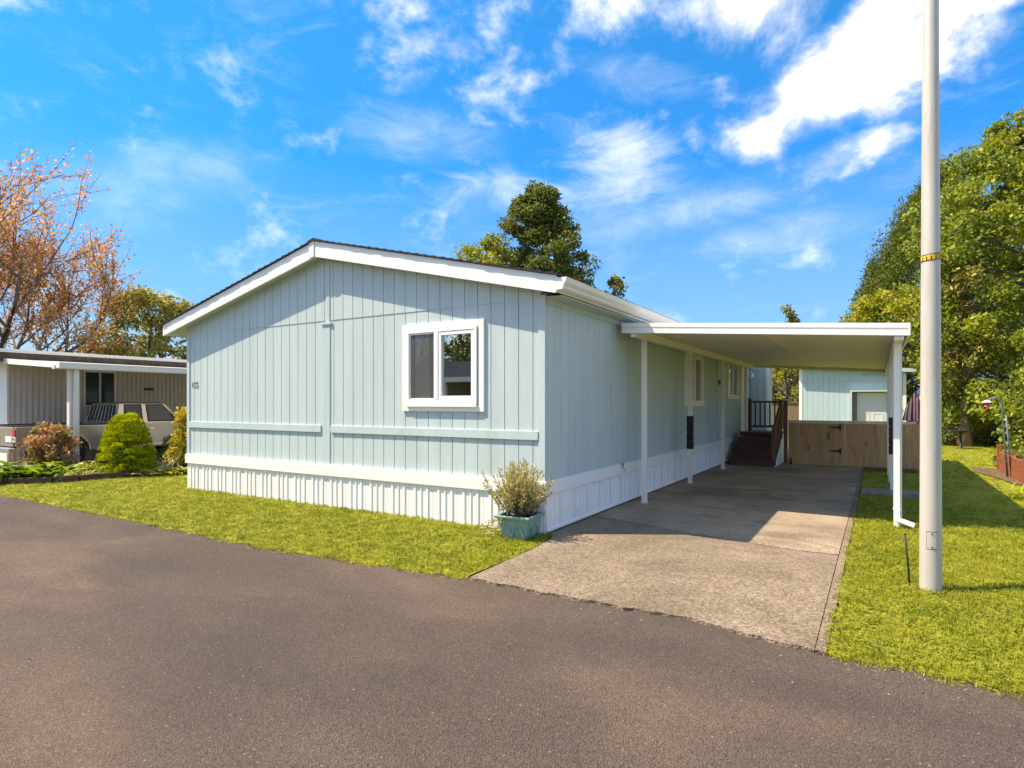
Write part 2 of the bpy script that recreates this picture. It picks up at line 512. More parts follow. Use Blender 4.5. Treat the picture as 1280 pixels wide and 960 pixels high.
snt.links.new(_mx.outputs[0], snt.nodes['Material Output'].inputs['Surface'])
M['screen'] = sm

LEAF = {
    'maple_green': [leaf_mat('maple_leaf', (0.085, 0.115, 0.030)), leaf_mat('maple_leaf_dark', (0.050, 0.076, 0.022)), leaf_mat('maple_leaf_gold', (0.150, 0.135, 0.035))],
    'yellow_green': [leaf_mat('lime_leaf', (0.185, 0.200, 0.026)), leaf_mat('lime_leaf_deep', (0.095, 0.125, 0.020))],
    'right_green': [leaf_mat('broad_leaf', (0.140, 0.180, 0.026)), leaf_mat('broad_leaf_dark', (0.058, 0.096, 0.020)), leaf_mat('broad_leaf_gold', (0.225, 0.225, 0.040))],
    'hornbeam': [leaf_mat('hornbeam_leaf', (0.066, 0.092, 0.012)), leaf_mat('hornbeam_leaf_dark', (0.036, 0.060, 0.011)), leaf_mat('hornbeam_leaf_gold', (0.110, 0.108, 0.014))],
    'red': [leaf_mat('rust_leaf', (0.330, 0.150, 0.085), k=1.75), leaf_mat('copper_leaf', (0.270, 0.155, 0.075), k=1.75), leaf_mat('olive_leaf', (0.190, 0.150, 0.060), k=1.75), leaf_mat('pinkish_leaf', (0.400, 0.235, 0.175), k=1.75)],
    'gold_green': [leaf_mat('golden_leaf', (0.180, 0.175, 0.045)), leaf_mat('golden_leaf_deep', (0.090, 0.112, 0.028)), leaf_mat('golden_leaf_pale', (0.270, 0.250, 0.090))],
    'rust_hedge': [leaf_mat('rust_hedge_leaf', (0.260, 0.130, 0.045)), leaf_mat('rust_hedge_olive', (0.130, 0.115, 0.030))],
    'dome': [leaf_mat('dome_needle', (0.235, 0.275, 0.012), 0.3), leaf_mat('dome_needle_deep', (0.115, 0.165, 0.010), 0.3)],
    'lavender': [leaf_mat('lavender_leaf', (0.245, 0.250, 0.125), 0.2), leaf_mat('lavender_leaf_grey', (0.185, 0.200, 0.125), 0.2), leaf_mat('lavender_leaf_yellow', (0.310, 0.285, 0.100), 0.2)],
    'hosta': [leaf_mat('hosta_leaf', (0.155, 0.240, 0.024)), leaf_mat('hosta_leaf_deep', (0.058, 0.120, 0.022))],
    'hosta_dark': [leaf_mat('peony_leaf', (0.070, 0.125, 0.024)), leaf_mat('peony_leaf_light', (0.140, 0.185, 0.035))],
    'cream': [leaf_mat('variegated_leaf', (0.420, 0.400, 0.170), 0.2), leaf_mat('variegated_leaf_green', (0.200, 0.230, 0.060), 0.2)],
    'plum': [leaf_mat('plum_leaf', (0.150, 0.060, 0.042)), leaf_mat('plum_leaf_green', (0.105, 0.110, 0.038)), leaf_mat('plum_leaf_pink', (0.250, 0.120, 0.090)), leaf_mat('plum_leaf_olive', (0.150, 0.130, 0.045))],
    'yellow_bush': [leaf_mat('gold_bush_leaf', (0.270, 0.240, 0.024)), leaf_mat('gold_bush_leaf_deep', (0.140, 0.140, 0.026))],
    'hedge': [leaf_mat('hedge_leaf', (0.050, 0.060, 0.022)), leaf_mat('hedge_leaf_olive', (0.110, 0.100, 0.028))],
    'purple': [leaf_mat('purple_leaf', (0.150, 0.030, 0.060))],
    'lily': [leaf_mat('lily_leaf', (0.200, 0.255, 0.030))],
    'dark_green': [leaf_mat('deep_green_leaf', (0.045, 0.075, 0.020)), leaf_mat('mid_green_leaf', (0.090, 0.125, 0.030))],
}
BARK = {'brown': bark_mat('brown_bark', (0.120, 0.085, 0.062)), 'grey': bark_mat('grey_bark', (0.165, 0.135, 0.115)), 'pink': bark_mat('pinkish_bark', (0.235, 0.160, 0.125))}


# ------------------------------------------------------------------ mesh helpers
class MB:
    def __init__(s):
        s.v, s.f, s.mi = [], [], []

    def add(s, verts, faces, mi=0):
        o = len(s.v)
        s.v += [tuple(p) for p in verts]
        s.f += [tuple(i + o for i in f) for f in faces]
        s.mi += [mi] * len(faces)
        return s

    def box(s, x0, x1, y0, y1, z0, z1, mi=0):
        v = [(x, y, z) for z in (z0, z1) for y in (y0, y1) for x in (x0, x1)]
        return s.add(v, [(0, 2, 3, 1), (4, 5, 7, 6), (0, 1, 5, 4), (2, 6, 7, 3), (0, 4, 6, 2), (1, 3, 7, 5)], mi)

    def prism(s, poly, axis, a, b, mi=0):
        """poly: 2-D outline, extruded along 'x', 'y' or 'z' from a to b."""
        n = len(poly)
        put = {'x': lambda p, t: (t, p[0], p[1]), 'y': lambda p, t: (p[0], t, p[1]), 'z': lambda p, t: (p[0], p[1], t)}[axis]
        v = [put(p, a) for p in poly] + [put(p, b) for p in poly]
        f = [tuple(range(n)), tuple(range(2 * n - 1, n - 1, -1))]
        f += [(i, i + n, (i + 1) % n + n, (i + 1) % n) for i in range(n)]
        return s.add(v, f, mi)

    def tube(s, pts, rad, sides=8, mi=0, caps=True):
        pts = [Vector(p) for p in pts]
        n = len(pts)
        if not hasattr(rad, '__len__'):
            rad = [rad] * n
        v, f = [], []
        for i, p in enumerate(pts):
            t = (pts[min(i + 1, n - 1)] - pts[max(i - 1, 0)]).normalized()
            a = t.cross(Vector((0.31, 0.2, 0.93)) if abs(t.z) < 0.9 else Vector((1, 0.1, 0))).normalized()
            b = t.cross(a)
            for k in range(sides):
                q = 2 * math.pi * k / sides
                v.append(p + (a * math.cos(q) + b * math.sin(q)) * rad[i])
        for i in range(n - 1):
            for k in range(sides):
                k2 = (k + 1) % sides
                f.append((i * sides + k, i * sides + k2, (i + 1) * sides + k2, (i + 1) * sides + k))
        if caps:
            f.append(tuple(range(sides - 1, -1, -1)))
            f.append(tuple((n - 1) * sides + k for k in range(sides)))
        return s.add(v, f, mi)

    def build(s, name, mat, parent=None, smooth=False, bevel=0.0):
        me = bpy.data.meshes.new(name)
        me.from_pydata(s.v, [], s.f)
        for m in (mat if isinstance(mat, (list, tuple)) else [mat]):
            me.materials.append(M[m] if isinstance(m, str) else m)
        me.polygons.foreach_set('material_index', s.mi)
        if smooth:
            me.polygons.foreach_set('use_smooth', [True] * len(s.f))
        bm = bmesh.new()
        bm.from_mesh(me)
        bmesh.ops.recalc_face_normals(bm, faces=bm.faces)
        if bevel:
            bmesh.ops.bevel(bm, geom=[e for e in bm.edges if len(e.link_faces) == 2 and e.calc_face_angle(0) > 0.6], offset=bevel, segments=2, affect='EDGES', profile=0.6)
        bm.to_mesh(me)
        bm.free()
        o = bpy.data.objects.new(name, me)
        COL.objects.link(o)
        if parent is not None:
            o.parent = parent
            if parent.type == 'EMPTY':
                o.location = -parent.location
        return o


def thing(name, label, cat, loc=(0, 0, 0), group=None):
    o = bpy.data.objects.new(name, None)
    o.empty_display_size = 0.2
    COL.objects.link(o)
    o.location = loc
    o['label'] = label
    o['category'] = cat
    if group:
        o['group'] = group
    return o


def tag(o, label=None, cat=None, group=None, kind=None):
    for k, v in (('label', label), ('category', cat), ('group', group), ('kind', kind)):
        if v:
            o[k] = v
    return o


def struct(o):
    o['kind'] = 'structure'
    return o


def inst(src, parent, offset=(0, 0, 0), rot=None):
    """A copy that shares mesh data with src, moved by offset."""
    c = src.copy()
    COL.objects.link(c)
    c.parent = parent
    c.location = src.location + Vector(offset)
    if rot is not None:
        c.rotation_euler = rot
    return c


def leaves(name, pos, size, mats, parent, width=0.55, up=0.3, fold=0.25, pick=None, dirs=None, droop=0.0):
    """One mesh of many small folded leaves: pos (n,3), size (n,)."""
    n = len(pos)
    pos = np.asarray(pos, float)
    size = np.broadcast_to(np.asarray(size, float), (n,))
    d = rng.normal(size=(n, 3)) if dirs is None else np.asarray(dirs, float) + rng.normal(size=(n, 3)) * 0.25
    d[:, 2] -= droop
    d /= np.linalg.norm(d, axis=1)[:, None] + 1e-9
    r = rng.normal(size=(n, 3))
    r[:, 2] += up * 2
    side = np.cross(d, r)
    side /= np.linalg.norm(side, axis=1)[:, None] + 1e-9
    nor = np.cross(side, d)
    L = size[:, None]
    W = L * width * 0.5
    a = pos
    b = pos + d * L * 0.45 + side * W + nor * W * fold
    c = pos + d * L
    e = pos + d * L * 0.45 - side * W + nor * W * fold
    v = np.stack([a, b, c, e], 1).reshape(-1, 3)
    me = bpy.data.meshes.new(name)
    me.vertices.add(4 * n)
    me.vertices.foreach_set('co', v.ravel())
    me.loops.add(6 * n)
    base = (np.arange(n) * 4)[:, None]
    me.loops.foreach_set('vertex_index', (base + np.array([0, 1, 2, 0, 2, 3])).ravel().astype(np.int32))
    me.polygons.add(2 * n)
    me.polygons.foreach_set('loop_start', np.arange(2 * n, dtype=np.int32) * 3)
    for m in mats:
        me.materials.append(m)
    if pick is None:
        pick = rng.integers(0, len(mats), n)
    me.polygons.foreach_set('material_index', np.repeat(pick, 2).astype(np.int32))
    me.update(calc_edges=True)
    o = bpy.data.objects.new(name, me)
    COL.objects.link(o)
    if parent is not None:
        o.parent = parent
        o.location = -parent.location
    return o


def ball(n, r_in=0.0):
    p = rng.normal(size=(n, 3))
    p /= np.linalg.norm(p, axis=1)[:, None]
    return p * (rng.random(n) * (1 - r_in ** 3) + r_in ** 3)[:, None] ** (1 / 3)


def limb(mb, a, b, r0, r1, sag=0.1, n=5, sides=6, jit=0.06):
    a, b = Vector(a), Vector(b)
    L = (b - a).length
    pts, rad = [], []
    for i in range(n + 1):
        t = i / n
        p = a.lerp(b, t)
        p.z -= sag * L * math.sin(math.pi * t) * 0.5
        if 0 < i < n:
            p += Vector(rng.normal(size=3)) * L * jit * 0.5
        pts.append(p)
        rad.append(r0 * (1 - t) + r1 * t)
    mb.tube(pts, rad, sides)
    return pts


def tree(name, label, cat, loc, height, profile, mats, leaf, n_clump, per_clump, clump_r, trunk_r, bark, crown_base,
         lean=(0, 0), shell=0.55, width=0.6, limbs=28, squash=0.75, weights=None, droop=0.25, lobes=0.25, group=None, seed=1):
    """profile(t): crown radius for t in 0..1 from crown base to top."""
    global rng
    rng = np.random.default_rng(seed)
    root = thing(name, label, cat, loc, group)
    L = Vector(loc)
    mb = MB()
    top = L + Vector((lean[0], lean[1], height * 0.9))
    npt = 8
    pts, rad = [], []
    for i in range(npt + 1):
        t = i / npt
        p = L.lerp(top, t) + Vector((math.sin(t * 5 + seed) * 0.15 * t, math.cos(t * 4 + seed) * 0.15 * t, 0))
        pts.append(p)
        rad.append(trunk_r * (1 - t) ** 0.8 + 0.02 + (0.5 * trunk_r * max(0, 0.06 - t) / 0.06))
    mb.tube(pts, rad, 10)
    ph = rng.random(6) * 6.28
    cs, rs = [], []
    while len(cs) < n_clump:
        t = rng.random()
        pr_ = profile(t)
        if rng.random() > (pr_ / 1.0) ** 1 and rng.random() > 0.35:
            continue
        a = rng.random() * 2 * math.pi
        lob = 1 + lobes * (math.sin(3 * a + ph[0] + 5 * t) * 0.6 + math.sin(5 * a + ph[1] - 7 * t) * 0.4)
        rr = pr_ * lob * (1 - (1 - shell) * rng.random() ** 1.6)
        z = crown_base + t * (height - crown_base)
        ax = Vector((lean[0], lean[1], 0)) * (z / height)
        cs.append((L.x + ax.x + rr * math.cos(a), L.y + ax.y + rr * math.sin(a), L.z + z))
        rs.append(clump_r * (0.6 + 0.8 * rng.random()) * (0.55 + 0.45 * min(1, pr_ / (0.5 * max(profile(0.3), 0.1)))))
    cs = np.array(cs)
    rs = np.array(rs)
    for i in rng.choice(len(cs), min(limbs, len(cs)), replace=False):
        c = Vector(cs[i])
        h = max(crown_base * 0.7, (c.z - L.z) - 0.45 * (Vector((c.x, c.y, 0)) - Vector((L.x, L.y, 0))).length - 0.3)
        t = min(0.93, h / (height * 0.9))
        k = min(npt - 1, int(t * npt))
        s_ = pts[k].lerp(pts[k + 1], t * npt - k)
        limb(mb, s_, c, max(0.02, rad[k] * 0.45), 0.012, 0.12)
    mb.build('trunk', bark, root, smooth=True)
    n = n_clump * per_clump
    idx = np.repeat(np.arange(n_clump), per_clump)
    off = ball(n, 0.35) * rs[idx][:, None]
    off[:, 2] *= squash
    pos = cs[idx] + off
    mbias = rng.random(n_clump)
    w_ = np.cumsum(weights if weights else [1 / len(mats)] * len(mats))
    pk = np.searchsorted(w_, np.clip(0.55 * mbias[idx] + 0.45 * rng.random(n), 0, 0.999))
    pk = np.clip(pk, 0, len(mats) - 1)
    sz = leaf * (0.6 + 0.7 * rng.random(n))
    leaves('crown', pos, sz, mats, root, width=width, up=0.5, pick=pk, droop=droop)
    return root


def bush(name, label, cat, loc, rx, ry, h, mats, leaf, n, lump=0.35, n_lump=26, group=None, width=0.5, stems=8, seed=3, base=0.0, shell=0.5, flat=0.8, stem_mat=None, up=0.5):
    global rng
    rng = np.random.default_rng(seed)
    root = thing(name, label, cat, loc, group)
    L = np.array(loc, float)
    c = ball(n_lump, 0.55)
    c[:, 2] = np.abs(c[:, 2])
    c = c * np.array([rx, ry, h - base]) * 0.86
    idx = rng.integers(0, n_lump, n)
    off = ball(n, shell) * lump * np.array([1, 1, flat])
    pos = L + c[idx] + off + np.array([0, 0, base])
    pos[:, 2] = np.maximum(pos[:, 2], L[2] + 0.01)
    mb = MB()
    for i in range(stems):
        q = c[rng.integers(0, n_lump)]
        limb(mb, loc, Vector(L) + Vector(q) + Vector((0, 0, base)), 0.018, 0.006, -0.1, 4, 5)
    mb.build('stem', stem_mat or BARK['brown'], root, smooth=True)
    lb = rng.random(n_lump)
    pk = np.clip(((0.6 * lb[idx] + 0.4 * rng.random(n)) * len(mats)).astype(int), 0, len(mats) - 1)
    leaves('foliage', pos, leaf * (0.6 + 0.7 * rng.random(n)), mats, root, width=width, pick=pk, up=up)
    return root


def rosette(name, label, cat, loc, n, length, width, mats, seed=5, rise=0.9, group=None, spread=0.1, seg=4, part='foliage'):
    """A clump of arching strap or oval leaves."""
    global rng
    rng = np.random.default_rng(seed)
    root = thing(name, label, cat, loc, group)
    mb = MB()
    L = Vector(loc)
    for i in range(n):
        a = rng.random() * 6.283
        l = length * (0.55 + 0.6 * rng.random())
        w_ = width * (0.7 + 0.5 * rng.random())
        out = Vector((math.cos(a), math.sin(a), 0))
        sd = Vector((-out.y, out.x, 0))
        el = R(48 + 40 * rng.random()) * rise
        p = L + Vector((rng.normal() * spread, rng.normal() * spread, 0))
        vs, fs = [], []
        for k in range(seg + 1):
            t = k / seg
            e = el - t * R(62)
            if k:
                p = p + (out * math.cos(e) + Vector((0, 0, math.sin(e)))) * l / seg
            ww = w_ * math.sin(math.pi * min(0.97, 0.12 + 0.85 * t)) * 0.5
            up = Vector((0, 0, 0.25 * ww))
            vs += [p - sd * ww + up, p, p + sd * ww + up]
        for k in range(seg):
            b = 3 * k
            fs += [(b, b + 1, b + 4, b + 3), (b + 1, b + 2, b + 5, b + 4)]
        mb.add([(q.x, q.y, max(q.z, L.z + 0.004)) for q in vs], fs, int(rng.integers(0, len(mats))))
    mb.build(part, mats, root, smooth=True)
    return root


# ------------------------------------------------------------------ ground
def sheet(name, poly, z, mat, parent=None):
    mb = MB()
    mb.add([(x, y, z) for x, y in poly], [tuple(range(len(poly)))])
    return mb.build(name, mat, parent)


def jag(pts, step=0.12, amp=0.02, seed=1):
    """A hand-cut edge: the polyline resampled with small irregular steps."""
    r = np.random.default_rng(seed)
    out = []
    for (x0, y0), (x1, y1) in zip(pts[:-1], pts[1:]):
        k = max(1, int(math.hypot(x1 - x0, y1 - y0) / step))
        for i in range(k):
            t = i / k
            out.append((x0 + (x1 - x0) * t + r.normal() * amp * 0.4, y0 + (y1 - y0) * t + r.normal() * amp))
    out.append(pts[-1])
    return out


ground = struct(sheet('ground', [(-900, -900), (900, -900), (900, 900), (-900, 900)], -0.05, 'earth'))
road = struct(sheet('road', [(-70, -4.6), (70, -4.6), (70, 4.9), (-70, 4.9)], 0.0, 'asphalt'))

L_EDGE = jag([(-16.0, 4.22), (-12.85, 4.19), (-10.39, 4.19), (-8.0, 4.17), (-6.46, 4.15), (-5.28, 4.18), (-4.7, 4.25), (-3.87, 4.3), (-3.15, 4.40)], 0.1, 0.026, 2)
DRV_L = [(-3.15, 4.40), (-3.16, 4.61), (-3.17, 5.2), (-3.19, 5.49), (-3.16, 5.8), (-3.24, 6.2)]
R_EDGE = jag([(-0.29, 4.28), (-0.1, 4.21), (0.1, 4.22), (0.29, 4.25), (0.47, 4.2), (0.67, 4.17), (1.6, 4.0), (3, 3.8), (9, 3.6)], 0.09, 0.026, 3)


def rise(x, y):
    """The lawn on the right climbs a few centimetres away from the driveway."""
    t = min(1, max(0, (x - 0.5) / 1.0))
    e = min(1, max(0, (y - 4.35) / 0.9))
    return 0.05 * t * t * (3 - 2 * t) * e * e * (3 - 2 * e)


def lawn(name, inside, x0, x1, y0, y1, step, dens, cut=None):
    """Grid of lawn cells; the border cells are snapped to the edge line by cut(x, y)."""
    nx, ny = int(round((x1 - x0) / step)), int(round((y1 - y0) / step))
    vs, fs, dv = [], [], []
    for j in range(ny + 1):
        for i in range(nx + 1):
            x, y = x0 + i * step, y0 + j * step
            e_ = 0
            if cut:
                x, y, e_ = cut(x, y)
            vs.append((x, y, -0.02 if e_ else 0.014 + rise(x, y)))
            dv.append(dens(x, y))
    for j in range(ny):
        for i in range(nx):
            q = (j * (nx + 1) + i, j * (nx + 1) + i + 1, (j + 1) * (nx + 1) + i + 1, (j + 1) * (nx + 1) + i)
            cx, cy = sum(vs[k][0] for k in q) / 4, sum(vs[k][1] for k in q) / 4
            if inside(cx, cy):
                fs.append(q)
    used = sorted({k for f in fs for k in f})
    re = {k: i for i, k in enumerate(used)}
    mb = MB()
    mb.add([vs[k] for k in used], [tuple(re[k] for k in f) for f in fs])
    o = struct(mb.build(name, 'lawn'))
    return o, [dv[k] for k in used]


def interp(pts, x, ax=0):
    pts = sorted(pts, key=lambda p: p[ax])
    return float(np.interp(x, [p[ax] for p in pts], [p[1 - ax] for p in pts]))


BED = [(-17.5, 3.6), (-15.6, 4.0), (-14.46, 4.85), (-13.88, 5.37), (-13.75, 5.77), (-13.76, 6.09), (-13.56, 6.72), (-13.03, 7.54), (-12.4, 8.2), (-11.5, 8.8)]
EDGE_Y = lambda y: interp(BED, y, 1)


def cutL(x, y):
    lo = interp(L_EDGE, x)
    if y < lo + 0.05:
        return x, lo, 1
    return x, y, 0


def insL(x, y):
    if y > 8.0 or x > -3.2:
        return False
    if x > -10.93:
        if y > 6.37:
            return False
        return x < interp(DRV_L, min(max(y, 4.4), 6.2), 1) - 0.02
    if x < EDGE_Y(y) + 0.03:
        return False
    return y > 4.1


def cutR(x, y):
    lo = interp(R_EDGE, x)
    return (max(x, -0.265 + 0.012 * math.sin(y * 5) + 0.008 * math.sin(y * 17)), max(y, lo), y < lo + 0.02)


lawn_l, dens_l = lawn('lawn', insL, -14.7, -3.1, 4.1, 8.0, 0.1, lambda x, y: max(160, 620 - 45 * max(0, math.hypot(x, y) - 5.2)), cutL)
lawn_r, dens_r = lawn('lawn', lambda x, y: x > -0.262 and y < 28, -0.3, 9.3, 3.6, 28, 0.15, lambda x, y: max(70, 1050 - 120 * max(0, math.hypot(x, y) - 4)), cutR)

# the driveway: worn near slab, smoother slab under the roof, a cold strip along its right edge
drv = thing('driveway', 'stained concrete driveway', 'driveway')
del drv['label'], drv['category']
drv['kind'] = 'structure'
JOINT = jag([(-3.36, 7.68), (-2.76, 7.57), (-2.46, 7.46), (-1.96, 7.32), (-1.29, 7.16), (-0.94, 7.07), (-0.7, 7.05), (-0.345, 7.06)], 0.07, 0.010, 5)
FRONT = jag([(-3.15, 4.4), (-2.22, 4.4), (-1.67, 4.39), (-1.46, 4.42), (-1.14, 4.42), (-0.8, 4.34), (-0.47, 4.28), (-0.345, 4.275)], 0.06, 0.014, 6)


def slab(poly, mat, z1=0.024):
    mb = MB()
    mb.prism(poly, 'z', -0.03, z1)
    return mb.build('concrete_slab', mat, drv)


slab(FRONT + [(x, y - 0.024) for x, y in reversed(JOINT)] + [(-3.36, 6.45), (-3.24, 6.2), (-3.17, 5.6), (-3.17, 5.2)], 'concrete_near')
slab([(x, y + 0.022) for x, y in JOINT] + [(-0.333, 11.4), (-0.325, 17.02), (-3.36, 17.02)], 'concrete_far')
slab([(-0.340, 4.275), (-0.275, 4.28)] + jag([(-0.275, 4.3), (-0.27, 11.38), (-0.275, 17.02)], 0.2, 0.0, 4) + [(-0.32, 17.02), (-0.328, 11.4), (-0.338, 7.0)], 'concrete_near', 0.021)
sheet('joint_filler', [(-3.37, 6.6), (-0.30, 6.6), (-0.30, 17.02), (-3.37, 17.02)], 0.012, 'joint', drv)

bed = struct(sheet('planting_bed', BED + [(-10.95, 9.0), (-10.95, 11.5), (-15.3, 11.5), (-15.45, 4.2)][0:], 0.03, 'mulch'))
side_yard = struct(sheet('side_yard', [(-15.2, 9.5), (-10.95, 7.7), (-10.95, 22), (-15.2, 22)], 0.008, 'earth'))
nb_drive = struct(sheet('neighbor_driveway', [(-19.0, 4.0), (-15.45, 4.0), (-15.3, 11.5), (-15.3, 22), (-19.0, 22)], 0.022, 'concrete_far'))

# paving planks across the grass and dark soil at the foot of the fence
pv = thing('stepping_pad', 'weathered grey planks laid in the grass beside the driveway', 'paving', (0.15, 12.3, 0))
for k, (a, b, z) in enumerate([(11.98, 12.13, 0.075), (12.16, 12.33, 0.082), (12.36, 12.55, 0.07)]):
    MB().box(-0.24, 0.72 + 0.06 * k, a, b, 0.0, z).build('plank', 'paver', pv, bevel=0.006)
soil = struct(sheet('soil_strip', jag([(-0.26, 16.2), (0.9, 16.15), (2.0, 16.3)], 0.1, 0.04, 8) + [(2.0, 17.1), (-0.26, 17.1)], 0.024, 'soil'))


# grass blades: geometry nodes scatter tufts over copies of the two lawns
def tuft(name, n, h, w_, spread, mat, seed, clover=False):
    r = np.random.default_rng(seed)
    mb = MB()
    for i in range(n):
        a, b = r.random() * 6.283, r.random() * 6.283
        x, y = math.cos(a) * spread * math.sqrt(r.random()), math.sin(a) * spread * math.sqrt(r.random())
        hh = h * (0.5 + 0.8 * r.random())
        lean = hh * (0.25 + 0.75 * r.random())
        dx, dy = math.cos(b), math.sin(b)
        if clover:
            z = hh
            s_ = w_ * (0.7 + 0.6 * r.random())
            for q in range(3):
                c0 = b + q * 2.094
                ex, ey = math.cos(c0), math.sin(c0)
                mb.add([(x, y, z), (x + (ex - ey * 0.5) * s_, y + (ey + ex * 0.5) * s_, z + 0.15 * s_), (x + ex * s_ * 1.6, y + ey * s_ * 1.6, z), (x + (ex + ey * 0.5) * s_, y + (ey - ex * 0.5) * s_, z + 0.15 * s_)], [(0, 1, 2, 3)])
            continue
        mb.add([(x - dy * w_, y + dx * w_, 0), (x + dy * w_, y - dx * w_, 0),
                (x + dx * lean * 0.4 + dy * w_ * 0.8, y + dy * lean * 0.4 - dx * w_ * 0.8, hh * 0.65), (x + dx * lean * 0.4 - dy * w_ * 0.8, y + dy * lean * 0.4 + dx * w_ * 0.8, hh * 0.65),
                (x + dx * lean, y + dy * lean, hh)], [(0, 1, 2, 3), (3, 2, 4)])
    o = mb.build(name, mat)
    COL.objects.unlink(o)
    return o


tufts = bpy.data.collections.new('grass_tufts')
for k in range(3):
    tufts.objects.link(tuft('grass_tuft', 18, 0.027 + 0.006 * k, 0.0022, 0.055, 'blade', 20 + k))
for k in range(2):
    tufts.objects.link(tuft('clover_tuft', 9, 0.022, 0.006 + 0.002 * k, 0.06, 'clover', 31 + k, True))


def scatter(name, src, dens, seed, label):
    me = src.data.copy()
    at = me.attributes.new('dens', 'FLOAT', 'POINT')
    at.data.foreach_set('value', dens)
    o = bpy.data.objects.new(name, me)
    COL.objects.link(o)
    o['kind'] = 'stuff'
    o['label'] = label
    o['category'] = 'grass'
    ng = bpy.data.node_groups.new(name, 'GeometryNodeTree')
    ng.interface.new_socket('Geometry', in_out='INPUT', socket_type='NodeSocketGeometry')
    ng.interface.new_socket('Geometry', in_out='OUTPUT', socket_type='NodeSocketGeometry')
    N = lambda k: ng.nodes.new(k)
    gi, go = N('NodeGroupInput'), N('NodeGroupOutput')
    ds = N('GeometryNodeDistributePointsOnFaces')
    ds.inputs['Seed'].default_value = seed
    na = N('GeometryNodeInputNamedAttribute')
    na.data_type = 'FLOAT'
    na.inputs['Name'].default_value = 'dens'
    ng.links.new(na.outputs[0], ds.inputs['Density'])
    ci = N('GeometryNodeCollectionInfo')
    ci.inputs['Collection'].default_value = tufts
    ci.inputs['Separate Children'].default_value = True
    ci.inputs['Reset Children'].default_value = True
    ip = N('GeometryNodeInstanceOnPoints')
    ip.inputs['Pick Instance'].default_value = True
    rv = N('FunctionNodeRandomValue')
    rv.data_type = 'FLOAT_VECTOR'
    rv.inputs[0].default_value = (-0.15, -0.15, 0)
    rv.inputs[1].default_value = (0.15, 0.15, 6.283)
    rs = N('FunctionNodeRandomValue')
    rs.data_type = 'FLOAT'
    rs.inputs[2].default_value = 0.6
    rs.inputs[3].default_value = 1.25
    ng.links.new(gi.outputs[0], ds.inputs['Mesh'])
    ng.links.new(ds.outputs['Points'], ip.inputs['Points'])
    ng.links.new(ci.outputs[0], ip.inputs['Instance'])
    ng.links.new(rv.outputs[0], ip.inputs['Rotation'])
    ng.links.new(rs.outputs[1], ip.inputs['Scale'])
    ng.links.new(ip.outputs[0], go.inputs[0])
    md = o.modifiers.new('scatter', 'NODES')
    md.node_group = ng
    return o


scatter('grass', lawn_l, dens_l, 1, 'mown bright green grass between the road and the pale blue home')
scatter('grass', lawn_r, dens_r, 2, 'mown bright green grass right of the driveway around the grey pole')

# ------------------------------------------------------------------ the pale blue manufactured home
XL, XR, YF = -10.95, -3.41, 6.36
RX, ZR, SL = -7.25, 4.04, 0.237            # ridge position, height, roof slope
YB = 20.6
zf = lambda x: ZR - SL * abs(x - RX)        # top of the rake boards
home = thing('mobile_home', 'long pale blue single-storey home with white trim, skirting and low gable roof', 'house', (-7.2, 6.4, 0))

WX0, WX1, WZ0, WZ1 = -5.60, -4.34, 1.56, 2.60      # front window opening
SEAM = 2.865
fw = MB().box(XL + 0.03, XR - 0.03, YF + 0.012, YF + 0.05, 0.02, WZ0, 0).box(XL + 0.03, WX0, YF + 0.012, YF + 0.05, WZ0, WZ1).box(WX1, XR - 0.03, YF + 0.012, YF + 0.05, WZ0, WZ1)
fw.prism([(XL + 0.03, WZ1), (XR - 0.03, WZ1), (XR - 0.03, zf(XR) - 0.16), (RX, ZR - 0.16), (XL + 0.03, zf(XL) - 0.16)], 'y', YF + 0.012, YF + 0.05)
front = fw.build('front_wall', 'siding_back', home)

PITCH = 0.2043
BOARD = {}


def board(parent, x0, x1, y0, z0, z1, proud=0.0, slope_top=False):
    """One grooved siding board on the front wall (faces -Y)."""
    g = 0.0035
    mb = MB()
    x0 += g
    x1 -= g
    ya, yb = y0 - 0.004 - proud, y0 + 0.011
    c = 0.003
    zt0 = zf(x0) - 0.13 if slope_top else z1
    zt1 = zf(x1) - 0.13 if slope_top else z1
    v = [(x0, yb, z0), (x0, ya + c, z0), (x0 + c, ya, z0), (x1 - c, ya, z0), (x1, ya + c, z0), (x1, yb, z0)]
    t = [(x, y, zt0 if x < (x0 + x1) / 2 else zt1) for x, y, _ in v]
    mb.add(v + t, [(i, i + 1, i + 7, i + 6) for i in range(5)] + [(5, 4, 3, 2, 1, 0), (6, 7, 8, 9, 10, 11)])
    return mb.build('siding_board', 'siding', parent)


n_b = int(round((XR - 0.09 - (XL + 0.09)) / PITCH))
xs = [-3.58 - PITCH * k for k in range(n_b + 1)]
xs = [XR - 0.05] + [x for x in xs if x > XL + 0.1] + [XL + 0.05]
for a, b in zip(xs[1:], xs[:-1]):
    segs = [(0.60, SEAM)]
    if b > WX0 and a < WX1:
        ia, ib = max(a, WX0), min(b, WX1)
        for z0, z1 in ((0.60, WZ0), (WZ1, SEAM)):
            board(front, a, b, YF, z0, z1)
        if a < WX0:
            board(front, a, WX0, YF, WZ0, WZ1)
        if b > WX1:
            board(front, WX1, b, YF, WZ0, WZ1)
    else:
        board(front, a, b, YF, 0.60, SEAM)
    board(front, a, b, YF, SEAM - 0.006, 0, 0.007, True)

